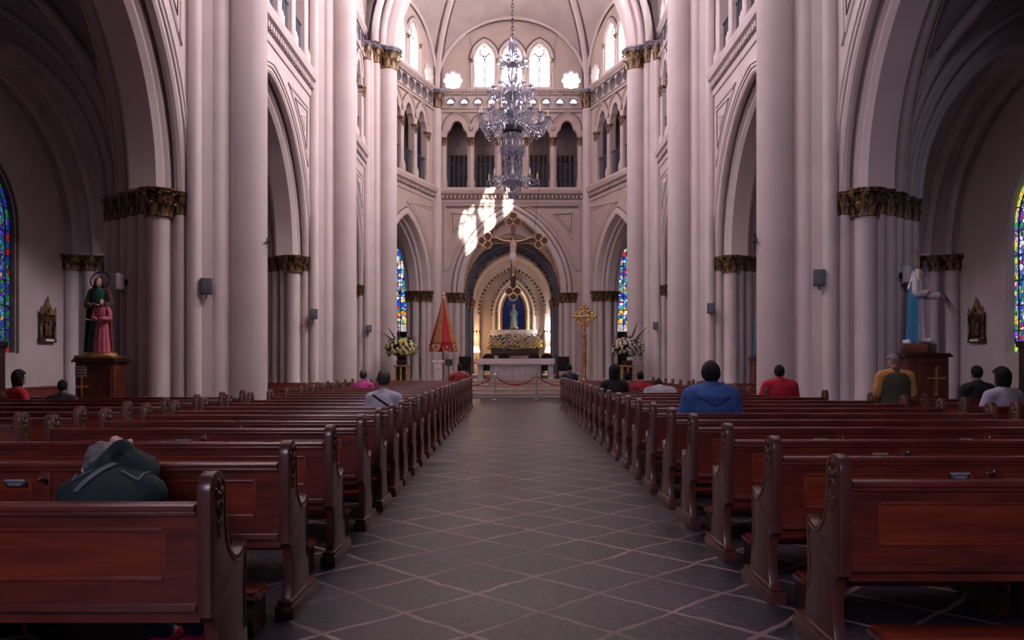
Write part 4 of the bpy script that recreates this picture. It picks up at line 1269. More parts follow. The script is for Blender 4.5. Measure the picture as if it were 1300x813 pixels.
for i in range(4):
    rr = .135 - .026*i
    pts = [(-.0 + rr*.98*cos(t), .36 + rr*.80*sin(t) - .01*i, .915 + .026*i + .05*sin(t) + .010*sin(3*t+i)) for t in [2*PI*j/24 for j in range(25)]]
    m.tube(pts, .046 - .004*i, 10)
m.ball((0,.37,.93), (.10,.08,.07), 14, 9)
hm = remeshed(m, .009, 4, 'hood'); hm.materials.append(M['teal_jacket']); link('hood', hm, r_)
strap(tm, [(.04 - .12*t, .36 - .26*t, .88) for t in [i/12 for i in range(13)]], .034, (0,.3,-1), 'grey_strap', r_, 'bag_strap')
for q in (-1, 1):
    strap(tm, [(q*.165-.01*q*t, .34-.12*t, .88) for t in [i/6 for i in range(7)]], .009, (0,.3,-1), 'grey_strap', r_, 'piping')
    strap(tm, [(q*(.155-.085*t), .22+.02*t, .88) for t in [i/6 for i in range(7)]], .009, (0,.3,-1), 'grey_strap', r_, 'piping')
m = MB(); m.tube([(-.137,.675,.945),(-.135,.68,.972)], [.037,.037], 12); m.obj('cuff', 'cloth_white', r_)
for o in r_.children:
    if o.name.startswith('shoe'):
        o.data.materials[0] = M['red_shoe']
m = MB()
for (a, t) in ((D['ankl'],D['toel']),(D['ankr'],D['toer'])):
    d_ = V((t.x-a.x, t.y-a.y, 0)).normalized()
    m.tube([V((a.x,a.y,.012))-d_*.05, V((a.x,a.y,.012))+d_*.05, V((t.x,t.y,.012))+d_*.02], [(.042,.012),(.045,.012),(.036,.012)], 12, side=d_.cross(V((0,0,1))))
m.obj('sole', 'white_sole', r_)

# the other visitors -----------------------------------------------------
def seat_at(px, y, zoff=0): return ((px-650)/1040*(y), y, zoff)
r_, D, tm, HR = person('person in white shirt with dark cross-body strap seated left of aisle', seat_at(487, 10.78), 0, 'white_shirt', k=.98, hair='hair_brown', vol=1.10, broad=.95)
strap(tm, [(-.13+.26*t, 0, 1.03-.17*t) for t in [i/12 for i in range(13)]], .032, (0,1,0), 'black_cloth', r_, 'bag_strap')
r_, D, tm, HR = person('man in padded blue hooded jacket with black hair seated right of aisle', seat_at(903, 9.42, 0), 0, 'blue_jacket', k=1.05, bulk=.062, vol=1.22, broad=1.10)
m = MB()
for i in range(3):
    rr = .15 - .022*i
    m.tube([(rr*1.15*cos(t), -.065 + rr*.80*sin(t), 1.095 + .035*i - .035*sin(t)*(-1)) for t in [2*PI*j/24 for j in range(25)]], .048, 10)
m.ball((0,-.15,1.04), (.12,.07,.10), 14, 9)
hm = remeshed(m, .011, 4, 'hood'); hm.materials.append(M['blue_jacket']); link('hood', hm, r_)
r_, D, tm, HR = person('man in bright red shirt seated beside the right great column', seat_at(990, 14.68), 0, 'red_shirt', k=1.02, bulk=.045, broad=1.18, vol=1.06)
m = MB(); m.tube([(.085*cos(t), -.0+.075*sin(t), 1.125-.0*sin(t)) for t in [2*PI*j/20 for j in range(21)]], .022, 8); m.obj('collar', 'red_shirt', r_)
r_, D, tm, HR = person('elderly man in olive vest over mustard sleeves standing near right statue pedestal', (5.63, 12.05, 0), 0, 'mustard', 'dark_trousers', 'hair_grey', pose='stand', k=.90, bulk=.025, broad=1.25, bald=True, skin='skin', head_yaw=.5, head_pitch=.35, head_fwd=.02)
vst = MB()
limb(vst, [D['pel']+V((0,0,-.06)), D['wai'], D['che'], D['nck'].lerp(D['che'],.28), D['nck'].lerp(D['che'],.10)], [(.235,.165),(.228,.162),(.235,.165),(.19,.13),(.10,.09)], (1,0,0), 18)
vm = remeshed(vst, .012, 4, 'vest'); vm.materials.append(M['olive_vest']); link('vest', vm, r_)
person('woman with chin-length black hair and pale lavender top in right side pews', (6.52, 10.88, 0), .15, 'lavender_top', k=1.0, hair_len=.10, bulk=.022, vol=1.2, head_yaw=.35, broad=1.08)
person('dark silhouetted person in right side pews, beyond the woman in lavender', (7.40, 13.02, 0), 0, 'black_cloth', k=1.02, bulk=.03, skin='skin')
person('woman with long black hair seated right of aisle beyond the middle rows', seat_at(780, 15.73), 0, 'black_cloth', hair_len=.34, vol=1.25, k=1.02, bulk=.02)
person('dark haired person beside the long haired woman right of aisle', seat_at(797, 16.77), 0, 'maroon_shirt', k=.92)
person('person in red top with dark hair right of aisle near flower stand', seat_at(813, 17.82), 0, 'red_shirt', k=.92)
r_, D, tm, HR = person('person in pale grey shirt bent far forward right of aisle', seat_at(842, 15.73), 0, 'grey_shirt', k=1.0, lean=.8, bulk=.05, head_pitch=.5, broad=1.2)
person('dark haired person in last row right of aisle before the altar', seat_at(723, 26.22), 0, 'robe_dark', k=1.02)
person('person in maroon red shirt in last row left of aisle before the altar', seat_at(584, 25.32), 0, 'maroon_shirt', k=1.02, broad=1.2, bulk=.03)
person('small child in bright pink top seated in far left pews', seat_at(461, 18.57), 0, 'pink_top', hair='hair_brown', k=.93, vol=1.1)
person('woman with long black hair and red top in the left side pews', (-7.72, 12.78, 0), -.6, 'red_shirt', hair_len=.26, vol=1.1, k=.97)
person('low dark dressed person near the woman in red, left side pews', (-7.02, 12.78, 0), .2, 'black_cloth', k=.86, bulk=.03)
# ================================================================== SANCTUARY, STATUES, FITTINGS
def robe(mb, rings, folds=11, amp=.07, n=44, ph=0.0, caps=True):
    vs = []; fs = []; k = len(rings)
    for i, (z, rx, ry, cx, cy) in enumerate(rings):
        t = i/(k-1)
        for j in range(n):
            a = 2*PI*j/n
            f = 1 + amp*(1-t*.75)*(sin(folds*a+ph) + .5*sin(folds*1.7*a+2+ph))
            vs.append((cx + rx*f*cos(a), cy + ry*f*sin(a), z))
    for i in range(k-1):
        for j in range(n):
            j2 = (j+1) % n
            fs.append((i*n+j, i*n+j2, (i+1)*n+j2, (i+1)*n+j))
    if caps: fs += [list(range(n))[::-1], [(k-1)*n+j for j in range(n)]]
    return mb.add(vs, fs)
def veil(mb, c, rx, ry, drop, n=22, open_=.9):
    """open-fronted cloth over head and back; front is -y"""
    prof = [(0,1.0,.0),(.45,.93,.0),(.8,.62,.0),(1.0,.2,.0),(1.08,-.5,.05),(1.25,-1.2,.1),(1.55,-2.2,.2)]
    prof = prof + [(1.75,-2.2-drop,.3)] if drop else prof
    rows = []
    for off in (1.0, .9):
        row = []
        for i in range(n+1):
            a = PI/2 - PI*open_ + 2*PI*open_*i/n
            row.append([(c[0]+rx*r*off*cos(a)*(1+.05*sin(9*a)), c[1]+ry*r*off*sin(a)*(1+.05*sin(9*a)), c[2]+rx*z*(1 if off == 1 else .96)) for r, z, _ in prof])
        rows.append(row)
    vs = []; fs = []; m = len(prof)
    for row in rows:
        for col in row: vs += col
    N = (n+1)*m
    for i in range(n):
        for j in range(m-1):
            a = i*m+j
            fs.append((a, a+m, a+m+1, a+1)); fs.append((N+a, N+a+1, N+a+m+1, N+a+m))
    for j in range(m-1):
        fs.append((j, j+1, N+j+1, N+j)); a = n*m+j; fs.append((a, N+a, N+a+1, a+1))
    for i in range(n):
        a = i*m+m-1; fs.append((a, a+m, N+a+m, N+a))
    return mb.add(vs, fs)
FR = Matrix.Rotation(PI, 3, 'Z')   # heads looking to -y
def saint(root, x, y, z, h, robe_m, mantle_m, veil_m, hands='pray', crown=False, mantle_open=.62, hair=None):
    """carved standing figure of height h looking to -y, robe, mantle, veil, hands"""
    k = h/1.6
    c = lambda a, b, d: (x+a*k, y+b*k, z+d*k)
    m = MB(); robe(m, [(0,.25,.2,0,0),(.12,.235,.19,0,0),(.5,.2,.165,0,.01),(.85,.165,.135,0,.02),(1.0,.15,.12,0,.02),(1.15,.17,.125,0,.02),(1.28,.19,.115,0,.02),(1.36,.11,.08,0,.02),(1.39,.06,.055,0,.02)])
    m.v = [c(*p) for p in m.v]; m.obj('robe', robe_m, root, 60)
    b = MB(); hd = V(c(0,-.01,1.47)); limb(b, [c(0,.02,1.33), c(0,.005,1.43)], [.05*k,.048*k]); head_shape(b, hd, FR, k*.88)
    for q, s in ((-1,'l'),(1,'r')):
        if hands == 'pray': w, d, n = c(q*.035,-.20,1.10), (0,-.2,1), (-q,0,0)
        elif hands == 'reach': w, d, n = (c(-.03,-.17,1.08), (.3,-.3,.6), (1,0,0)) if q < 0 else (c(.24,-.34,.98), (.35,-.55,-.55), (0,-.3,-1))
        else: w, d, n = c(q*.11,-.22,.98), (-q*.3,-.6,.15), (0,0,1)
        hand(b, w, d, n, .15, k*.95, q > 0)
    bm_ = remeshed(b, .011*k if k > .6 else .008, 2, 'body'); bm_.materials.append(M['statue_skin']); link('body', bm_, root)
    eyes(root, hd, FR, k*.88)
    a = MB()
    for q in (-1, 1):
        e = c(q*.235,-.02,1.02)
        w = c(q*.05,-.17,1.07) if hands == 'pray' else (c(-.05,-.14,1.05) if q < 0 else c(.22,-.30,1.0)) if hands == 'reach' else c(q*.13,-.18,.98)
        limb(a, [c(q*.17,.02,1.29), e, w], [(.07*k),(.072*k),(.075*k)])
    a.obj('sleeves', robe_m if hands == 'reach' else mantle_m, root, 60)
    m = MB()
    pr = [(0,.30,.24),(.3,.285,.23),(.7,.27,.215),(1.05,.26,.19),(1.26,.225,.15),(1.36,.13,.10)]
    n = 30; rows = []
    for off in (1.0, .93):
        for zz, rx, ry in pr:
            for i in range(n+1):
                t = PI/2 - PI*mantle_open + 2*PI*mantle_open*i/n
                f = 1 + .05*(1-zz/1.6)*sin(9*t+1)
                rows.append(c(rx*off*f*cos(t), .02+ry*off*f*sin(t), zz+.01))
    L = len(pr); N = L*(n+1); fs = []
    for i in range(L-1):
        for j in range(n):
            q = i*(n+1)+j
            fs.append((q,q+1,q+n+2,q+n+1)); fs.append((N+q,N+q+n+1,N+q+n+2,N+q+1))
        q = i*(n+1); fs.append((q,q+n+1,N+q+n+1,N+q)); q += n; fs.append((q,N+q,N+q+n+1,q+n+1))
    for j in range(n): fs.append((j,N+j,N+j+1,j+1))
    m.add(rows, fs); m.obj('mantle', mantle_m, root, 60)
    v = MB(); veil(v, c(0,.03,1.48), .108*k, .125*k, .9, open_=.64); v.obj('veil', veil_m, root, 60)
    if crown:
        m = MB()
        cc = c(0,0,1.60); m.lathe([(.075*k,0),(.085*k,.03*k),(.10*k,.09*k)], cc, 14, False)
        for i in range(8):
            t = 2*PI*i/8; m.ball((cc[0]+.10*k*cos(t), cc[1]+.10*k*sin(t), cc[2]+.12*k), (.018*k,.018*k,.04*k), 6, 4)
            m.tube([(cc[0]+.10*k*cos(t),cc[1]+.10*k*sin(t),cc[2]+.09*k),(cc[0]+.06*k*cos(t),cc[1]+.06*k*sin(t),cc[2]+.17*k),(cc[0],cc[1],cc[2]+.2*k)], .008*k, 5)
        m.ball((cc[0],cc[1],cc[2]+.22*k), .025*k, 8, 5); m.obj('crown', 'gold', root)
    return c, k
def cross_shape(m, c, h, w, t, y0, y1, flare=1.6):
    x, y, z = c
    pts = [(-t,0),(-t*flare,0),(t*flare,0),(t,h*.08),(t,h*.58),(w*.86,h*.58),(w,h*.58-t*(flare-1)),(w,h*.58+2*t+t*(flare-1)),(w*.86,h*.58+2*t),(t,h*.58+2*t),(t,h*.92),(t*flare,h),(-t*flare,h),(-t,h*.92),(-t,h*.58+2*t),(-w*.86,h*.58+2*t),(-w,h*.58+2*t+t*(flare-1)),(-w,h*.58-t*(flare-1)),(-w*.86,h*.58),(-t,h*.58),(-t,h*.08)]
    m.plate(lambda a, b, d: (x+a, y+d, z+b), pts[1:], (), y0, y1)
def pedestal(label, loc, w, d, h, cross=True, lab=False):
    t = thing('statue_pedestal', label, 'pedestal', loc)
    m = MB(); m.box((-w/2+.03,-d/2+.03,.0),(w/2-.03,d/2-.03,h-.06), .01); m.box((-w/2,-d/2,.0),(w/2,d/2,.12), .015); m.obj('body', 'wood_pedestal', t)
    m = MB(); m.box((-w/2-.02,-d/2-.02,h-.07),(w/2+.02,d/2+.02,h-.03), .01); m.box((-w/2+.0,-d/2+.0,h-.03),(w/2,d/2,h), .008); m.obj('cap_moulding', 'wood_dark', t)
    m = MB()
    for lo, hi in (((-w/2+.06,-d/2+.005,.2),(-w/2+.09,-d/2+.035,h-.14)),((w/2-.09,-d/2+.005,.2),(w/2-.06,-d/2+.035,h-.14)),((-w/2+.06,-d/2+.005,.2),(w/2-.06,-d/2+.035,.23)),((-w/2+.06,-d/2+.005,h-.17),(w/2-.06,-d/2+.035,h-.14))): m.box(lo, hi, .006)
    m.obj('panel_frame', 'wood_pedestal', t)
    if cross:
        m = MB(); cross_shape(m, ((-w*.28 if lab else w*.18), -d/2+.02, .88 if not lab else .78), .50 if not lab else .42, .15 if not lab else .11, .016, -.02, .012)
        x0 = (-w*.28 if lab else w*.18)
        m.obj('gilt_cross', 'gold', t)
    if lab:
        m = MB()
        for i in range(4): m.box((-w*.45,-d/2+.0,h-.17-.05*i),(-w*.18,-d/2+.03,h-.135-.05*i), .003)
        m.obj('name_strips', 'label_white', t)
    return t
# left statue: mother teaching a child ---------------------------------
PL = (-7.22, 14.42, 0)
pedestal('dark wooden pedestal with gilt cross and pale strips under the two-figure statue', PL, .72, .58, 1.53, True, True)
t = thing('statue', 'painted statue of robed woman in green and brown with a pink-robed girl', 'statue', (PL[0]-.03, PL[1], 1.53))
m = MB(); m.box((-.33,-.26,0),(.33,.26,.05), .015); m.lathe([(.30,.05),(.29,.09),(.25,.11)], n=18, sy=.8); m.obj('base', 'old_gold', t)
c_, k_ = saint(t, -.04, .05, .1, 1.34, 'robe_green', 'robe_brown', 'robe_brown', 'hold')
c2, k2 = saint(t, .08, -.10, .1, .95, 'robe_pink', 'robe_pink', 'hair_brown', 'hold', mantle_open=.3)
m = MB(); m.box((-.22,-.28,.66),(-.10,-.19,.672)); m.box((-.10,-.28,.66),(.0,-.19,.672)); m.tube([(-.10,-.29,.675),(-.10,-.18,.675)], .01, 6); m.obj('book', 'label_white', t)
m = MB(); m.tube([(-.04+.17*cos(a), .08+.05*sin(a), 1.38+.17*sin(a)*.9) for a in [2*PI*i/28 for i in range(29)]], .012, 6, caps=False); m.obj('halo', 'iron', t)
# right statue -----------------------------------------------------------
PR = (7.18, 14.40, 0)
pedestal('dark wooden pedestal with gilt cross under the blue and white statue', PR, .78, .58, 1.62, True, False)
t = thing('statue', 'painted statue of veiled woman in white robe and blue mantle, arm held out', 'statue', (PR[0]-.02, PR[1], 1.62), .80)
m = MB(); m.box((-.24,-.22,0),(.24,.22,.16), .02); m.obj('base', 'wood_pedestal', t)
m = MB()
rnd = random.Random(3)
for i in range(16): m.ball((rnd.uniform(-.2,.2), rnd.uniform(-.18,.18), .19+rnd.uniform(-.01,.03)), (.08,.08,.05), 8, 5)
m.obj('cloud', 'robe_white', t)
saint(t, 0, 0, .2, 1.30, 'robe_white', 'robe_blue', 'robe_white', 'reach')
m = MB()
for i in range(4): m.tube([(.22+.01*i,-.30-.012*i,1.03),(.33+.03*i,-.46-.02*i,.62+.02*i)], [.012,.004], 5)
m.obj('ray', 'steel', t)
m = MB(); m.tube([(.18*cos(a), .06, 1.62+.2*sin(a)) for a in [2*PI*i/28 for i in range(29)]], .007, 6, caps=False); m.obj('halo', 'old_gold', t)
# statue beside the farther right pillar
pedestal('dark wooden pedestal half hidden behind the first right great column', (7.12, 23.2, 0), .7, .6, 1.62, False)
t = thing('statue', 'dark robed statue half hidden behind the first right great column', 'statue', (7.12, 23.2, 1.62))
m = MB(); m.lathe([(.28,0),(.28,.05),(.24,.07)], n=16); m.obj('base', 'wood_dark', t)
saint(t, 0, 0, .06, 1.35, 'robe_dark', 'robe_blue', 'robe_brown', 'pray')

# carved cabinets at the side walls ---------------------------------------
for sg in (-1, 1):
    t = thing('confessional', 'tall dark carved wooden confessional with pointed gable near the %s stained window' % ('blue' if sg < 0 else 'violet'), 'confessional', (sg*10.12, 14.9, 0))
    m = MB(); m.box((-.66,-.4,0),(.66,.4,1.78), .01); m.obj('body', 'wood_dark', t)
    m = MB(); m.box((-.70,-.44,0),(.70,.44,.14), .01); m.box((-.70,-.44,1.74),(.70,.44,1.86), .02); m.obj('moulding', 'wood_dark', t)
    for q in (-1, 1):
        m = MB(); m.box((q*.32-.27,-.425,.24),(q*.32+.27,-.39,1.62), .01); d_ = m.obj('door', 'wood_pedestal', t)
        m = MB(); m.ball((q*.08,-.44,.95), .02, 8, 5); m.obj('knob', 'old_gold', d_)
        m = MB(); m.box((q*.68-.05,-.47,0),(q*.68+.05,-.37,1.95), .01); m.lathe([(.06,0),(.07,.06),(.03,.12),(.045,.2),(.0,.36)], (q*.68,-.42,1.95), 8); m.obj('pinnacle', 'wood_dark', t)
    m = MB(); m.plate(lambda a, b, d: (a, d, b), [(-.62,1.86),(.62,1.86),(.18,2.25),(0,2.52),(-.18,2.25)], [circ(0, 2.06, .09, 12)], -.3, -.2)
    for i in range(5):
        for q in (-1, 1): m.ball((q*(.58-.1*i), -.25, 1.92+.09*i), (.045,.05,.05), 7, 5)
    m.ball((0,-.25,2.56), (.05,.05,.07), 8, 5); m.obj('gable', 'wood_dark', t)

# plaques of the way of the cross -------------------------------------------
for sg in (-1, 1):
    t = thing('wall_plaque', 'dark gothic carved plaque hanging beside the %s stained window' % ('blue' if sg < 0 else 'violet'), 'plaque', (sg*13.01, 22.9, 2.02), -sg*PI/2*1.0)
    # local: x along wall, -y towards the nave
    m = MB(); m.box((-.36,-.02,.1),(.36,.03,.82), .01); m.box((-.40,-.07,.0),(.40,.03,.12), .015); m.obj('back_board', 'wood_dark', t)
    m = MB(); m.plate(lambda a, b, d: (a, d, b), [(-.38,.78),(.38,.78),(.12,1.02),(0,1.2),(-.12,1.02)], [circ(0,.90,.06,10)], -.06, .0); m.obj('gable', 'gilt', t)
    for q in (-1, 1):
        m = MB(); m.lathe([(.035,.1),(.03,.12),(.026,.75),(.045,.78),(.045,.82),(.025,.86),(.03,.92),(0,1.02)], (q*.35,-.05,0), 8); m.obj('pinnacle', 'gilt', t)
    m = MB(); m.lathe([(.02,0),(.035,.05),(.012,.09),(.0,.14)], (0,-.04,1.18), 8); m.obj('finial', 'gilt', t)
    m = MB()
    for (x, z, a, b) in ((-.1,.36,.06,.2),(.06,.34,.07,.18),(.14,.5,.05,.06),(-.1,.60,.045,.05),(.05,.56,.045,.05),(0,.22,.2,.05)): m.ball((x,-.05,z), (a,.04,b), 9, 6)
    m.tube([(-.2,-.08,.3),(.2,-.08,.68)], .018, 6); m.obj('relief', 'brass_carving', t)
    m = MB(); m.box((-.2,-.105,.03),(.2,-.085,.095)); m.obj('title_strip', 'petal_cream', t)

# loudspeakers on the shafts ------------------------------------------------
for (x, y, z, mt, lab, rz) in ((-5.70,15.28,2.87,'speaker_grey','grey loudspeaker on the first left pillar facing the nave',.35),(-7.2,15.06,2.94,'speaker_white','white loudspeaker on first left pillar behind the two-figure statue',-.4),
        (-5.86,24.20,2.89,'speaker_grey','grey loudspeaker on the second left pillar',.35),(-5.80,33.15,2.83,'speaker_grey','grey loudspeaker on the left pillar by the left flower stand',.3),
        (5.72,15.26,3.03,'speaker_grey','grey loudspeaker on the first right pillar facing the nave',-.35),(7.25,15.06,3.07,'speaker_white','white loudspeaker on first right pillar behind the blue mantled statue',.4),
        (5.88,24.20,3.06,'speaker_grey','grey loudspeaker on the second right pillar',-.35),(5.82,33.15,2.95,'speaker_grey','grey loudspeaker on the right pillar by the right flower stand',-.3)):
    t = thing('wall_speaker', lab, 'speaker', (x, y, z), rz, 'loudspeakers on the pillars')
    m = MB(); m.box((-.105,-.17,-.15),(.105,.0,.15), .015); m.obj('cabinet', mt, t)
    m = MB(); m.box((-.09,-.178,-.135),(.09,-.168,.135), .004); m.obj('grille', mt, t)
    m = MB(); m.box((-.03,-.01,-.05),(.03,.14,.05), .006); m.tube([(0,.02,-.14),(0,.06,-.2),(0,.12,-.2)], .012, 6); m.obj('bracket', 'iron', t)
for sg in (-1, 1):
    t = thing('wall_cross', 'small dark iron cross fixed on the first %s great column' % SIDE[sg], 'cross', (sg*4.80, 16.0, 3.62))
    m = MB(); cross_shape(m, (0,0,0), .36, .13, .014, -.012, .012); m.xf(Matrix.Rotation(PI/2, 4, 'Z')); m.v = [(p[0]-sg*.06,p[1],p[2]) for p in m.v]; m.obj('cross_arms', 'iron', t)
    m = MB(); m.tube([(0,0,.2),(-sg*.09,0,.2)], .015, 6); m.obj('bracket', 'iron', t)

# crucifix hung before the apse ----------------------------------------------
Y = 36.0
t = thing('hanging_crucifix', 'large dark hanging crucifix with gilt trefoil ends before the apse arch', 'crucifix', (.05, Y, 6.82))
m = MB(); m.box((-.13,-.05,-2.1),(.13,.05,.72), .01); m.box((-1.0,-.05,-.13),(1.0,.05,.13), .01); m.obj('beams', 'cross_wood', t)
m = MB(); m.tube([(-.95,-.052,.115),(.95,-.052,.115)], .014, 5); m.tube([(-.95,-.052,-.115),(.95,-.052,-.115)], .014, 5)
for q in (-1, 1): m.tube([(q*.115,-.052,-2.05),(q*.115,-.052,.7)], .014, 5)
m.obj('gilt_edging', 'old_gold', t)
for (dx, dz) in ((0,1),(0,-1),(1,0),(-1,0)):
    L = .72 if dz > 0 else 2.1 if dz < 0 else 1.0
    m = MB(); g = MB()
    cx, cz = dx*L, dz*L
    px, pz = -dz, dx
    for (a, b) in ((.36,0),(.12,.17),(.12,-.17)):
        x, z = cx + dx*a + px*b, cz + dz*a + pz*b
        m.plate(lambda A, B, d: (A, d, B), circ(x, z, .17, 20), (), -.05, .05)
        g.tube([(x+.17*cos(u), -.04, z+.17*sin(u)) for u in [2*PI*i/20 for i in range(21)]], .026, 6, caps=False)
    tr = m.obj('trefoil_end', 'cross_wood', t); g.obj('gilt_rim', 'gold', tr)
b = MB()
limb(b, [(0,-.13,-.05),(0,-.15,-.35),(-.02,-.13,-.62)], [(.15,.085),(.135,.08),(.12,.085)], n=14)
limb(b, [(0,-.12,.0),(0,-.13,.10)], [.05,.045])
head_shape(b, V((-.02,-.17,.17)), FR @ Matrix.Rotation(-.5, 3, 'X'), .95)
for q in (-1, 1):
    limb(b, [(q*.15,-.12,-.04),(q*.42,-.10,-.01),(q*.74,-.08,.12)], [.055,.045,.03])
    hand(b, (q*.74,-.08,.12), (q,0,.3), (0,-1,0), .3, .85, q > 0)
    limb(b, [(q*.07-.02,-.13,-.68),(q*.06+.05,-.20,-1.05),(q*.03,-.10,-1.45)], [.085,.062,.038])
    limb(b, [(q*.03,-.10,-1.45),(q*.035,-.16,-1.58)], [.036,.022])
bm_ = remeshed(b, .011, 2, 'body'); bm_.materials.append(M['corpus']); link('carved_figure', bm_, t)
m = MB(); limb(m, [(-.01,-.14,-.56),(-.02,-.14,-.68),(-.01,-.15,-.84)], [(.14,.105),(.15,.11),(.15,.10)], n=16); m.obj('loincloth', 'robe_white', t, 60)
hair_cap(V((-.02,-.17,.17)), FR @ Matrix.Rotation(-.5, 3, 'X'), .95, .08).obj('hair', 'hair_brown', t, 60)
for q in (-1, 1):
    m = MB(); m.tube([(q*.9,0,.12),(q*1.9,0,9.0)], .009, 5); m.obj('hanging_wire', 'iron', t)

# altar -------------------------------------------------------------------
t = thing('altar', 'long marble altar with a white cloth before the shrine', 'altar', (.16, 37.6, .68))
m = MB(); m.box((-1.16,-.42,0),(1.16,.42,.84), .015); m.obj('marble_block', 'marble', t)
for q in (-1, 1):
    m = MB(); m.box((q*1.60-.12,-.42,0),(q*1.60+.12,.42,.84), .015); m.box((q*1.60-.15,-.45,0),(q*1.60+.15,.45,.08), .01); m.obj('end_support', 'marble', t)
m = MB(); m.box((-1.76,-.52,.84),(1.76,.52,.94), .015); m.obj('table_slab', 'marble', t)
c = thing('altar_cloth', 'white altar cloth falling over the front edge of the altar', 'cloth', (.16, 37.6, 1.62))
m = MB()
def cl(u, v):
    x = -1.78 + 3.56*u; w = .010*sin(26*u*PI)
    if v < .22: return (x, -.545 + w*(1-v/.22), -.24 + .262*v/.22)
    if v > .78: return (x, .545 + w*((v-.78)/.22), .022 - .262*(v-.78)/.22)
    return (x, -.545 + 1.09*(v-.22)/.56, .022)
m.grid(cl, 80, 28); co_ = m.obj('linen', 'cloth_white', c)
so = co_.modifiers.new('thick', 'SOLIDIFY'); so.thickness = .008
g = MB()
for i in range(60):
    x = -1.76 + 3.52*i/59; g.tube([(x,-.552,-.24),(x,-.555,-.27)], .007, 4)
g.obj('lace_edge', 'cloth_white', c)
# shrine -------------------------------------------------------------------
t = thing('reredos', 'arched white and gilt altarpiece with glowing border round a blue niche', 'altarpiece', (.10, 45.55, .86))
fr0 = lambda s, z, d: (s, d, z-.86)
m = MB()
Hn, Rn, Zn = .64, 1.70, 4.25
nb = arch(Hn, Rn, Zn, 0, 14, 3.3); nb = nb + ([(Hn,3.3)] if abs(nb[-1][1]-3.3) > 1e-6 else [])
ob = arch(1.18, 2.35, 4.15, 0, 16, 3.1); ob = ob + ([(1.18,3.1)] if abs(ob[-1][1]-3.1) > 1e-6 else [])
m.plate(fr0, ob, [nb], .0, .3); m.obj('arch_body', 'plaster', t)
m = MB(); m.plate(fr0, nb, (), .26, .30); m.obj('niche_back', 'niche_blue', t)
m = MB(); m.archloft(fr0, 1.18, 2.35, 4.15, [(-.02,-.02),(.03,-.09),(.12,-.09),(.16,-.02)], 16, True, 3.1); m.obj('outer_moulding', 'plaster', t)
m = MB(); m.archloft(fr0, Hn, Rn, Zn, [(-.10,-.01),(-.08,-.06),(-.02,-.06),(.0,.02),(0,.25),(-.1,.1)], 16, True, 3.3); m.obj('inner_moulding', 'old_gold', t)
m = MB(); beads_pts = arch(Hn+.17, Rn+.17, Zn, 0, 18, 3.35)
for s, z in beads_pts: m.ball((s, -.03, z-.86), .035, 7, 5)
for i in range(9):
    for q in (-1, 1): m.ball((q*(Hn+.17), -.03, 3.35+.1*i-.86), .035, 7, 5)
m.obj('lit_border', 'bead_gold', t)
m = MB()
for s, z in arch(Hn+.33, Rn+.33, Zn, 0, 16): m.ball((s, -.03, z-.86), .045, 7, 5)
for i in range(7):
    for q in (-1, 1): m.ball((q*(Hn+.33), -.03, 3.4+.13*i-.86), .045, 7, 5)
m.obj('carved_border', 'bead_dark', t)
m = MB()
for s, z in arch(1.18+.06, 2.41, 4.15, 0, 11): m.ball((s, -.04, z-.86), (.08,.06,.08), 7, 5)
m.lathe([(.05,0),(.10,.08),(.04,.16),(.07,.24),(0,.42)], (0,-.03,6.1-.86), 8); m.obj('crockets', 'gilt', t)
for q in (-1, 1):
    for x in (1.06, 1.32):
        m = MB(); m.lathe([(.09,0),(.09,.1),(.06,.14),(.055,2.0),(.08,2.06),(.09,2.2)], (q*x,-.06,0), 10); m.obj('colonnette', 'marble', t)
m = MB(); m.box((-1.45,-.15,0),(1.45,.3,.9), .02); m.box((-1.5,-.2,.86),(1.5,.3,.98), .02); m.box((-1.25,-.1,.98),(1.25,.3,2.2), .02); m.box((-1.3,-.16,2.2),(1.3,.3,2.42), .02); m.obj('base_tier', 'marble', t)
for i in range(7):
    x = -1.2+.4*i
    if abs(x) < .3: continue
    m = MB(); m.lathe([(.06,.0),(.05,.04),(.045,.70),(.07,.76)], (x,-.17,.1), 8); m.obj('base_column', 'plaster', t)
tb = thing('tabernacle', 'small golden tabernacle box below the flower bank', 'tabernacle', (.12, 44.95, 1.84))
m = MB(); m.box((-.26,-.2,0),(.26,.2,.52), .015); m.box((-.3,-.24,0),(.3,.24,.05), .01); m.lathe([(.30,.52),(.24,.6),(.1,.68),(0,.70)], n=4, sx=1.1); m.obj('body', 'old_gold', tb)
m = MB(); m.box((-.17,-.225,.08),(.17,-.195,.46), .006); d_ = m.obj('door', 'gold', tb); m = MB(); cross_shape(m, (0,-.235,.16), .22, .07, .012, -.01, .01); m.obj('door_cross', 'old_gold', d_)
st = thing('tabernacle_stand', 'grey marble stand under the golden tabernacle', 'stand', (.12, 44.95, .86))
m = MB(); m.box((-.4,-.28,0),(.4,.28,.9), .02); m.box((-.45,-.33,.88),(.45,.33,.98), .02); m.box((-.45,-.33,0),(.45,.33,.1), .02); m.obj('block', 'marble', st)
t = thing('statue', 'crowned statue with pale mantle standing in the blue niche', 'statue', (.10, 45.60, 3.36))
m = MB(); m.lathe([(.26,0),(.26,.05),(.2,.08)], n=16, sy=.7); m.obj('base', 'old_gold', t)
saint(t, 0, 0, .06, 1.14, 'robe_paleblue', 'robe_niche', 'robe_paleblue', 'pray', crown=True)
m = MB()
for i in range(9): 
    a = PI*i/8; m.ball((.34*cos(a), .14, 1.32+.34*sin(a)), .02, 6, 4)
m.tube([(.34*cos(PI*i/16), .14, 1.32+.34*sin(PI*i/16)) for i in range(17)], .008, 5); m.obj('star_halo', 'old_gold', t)

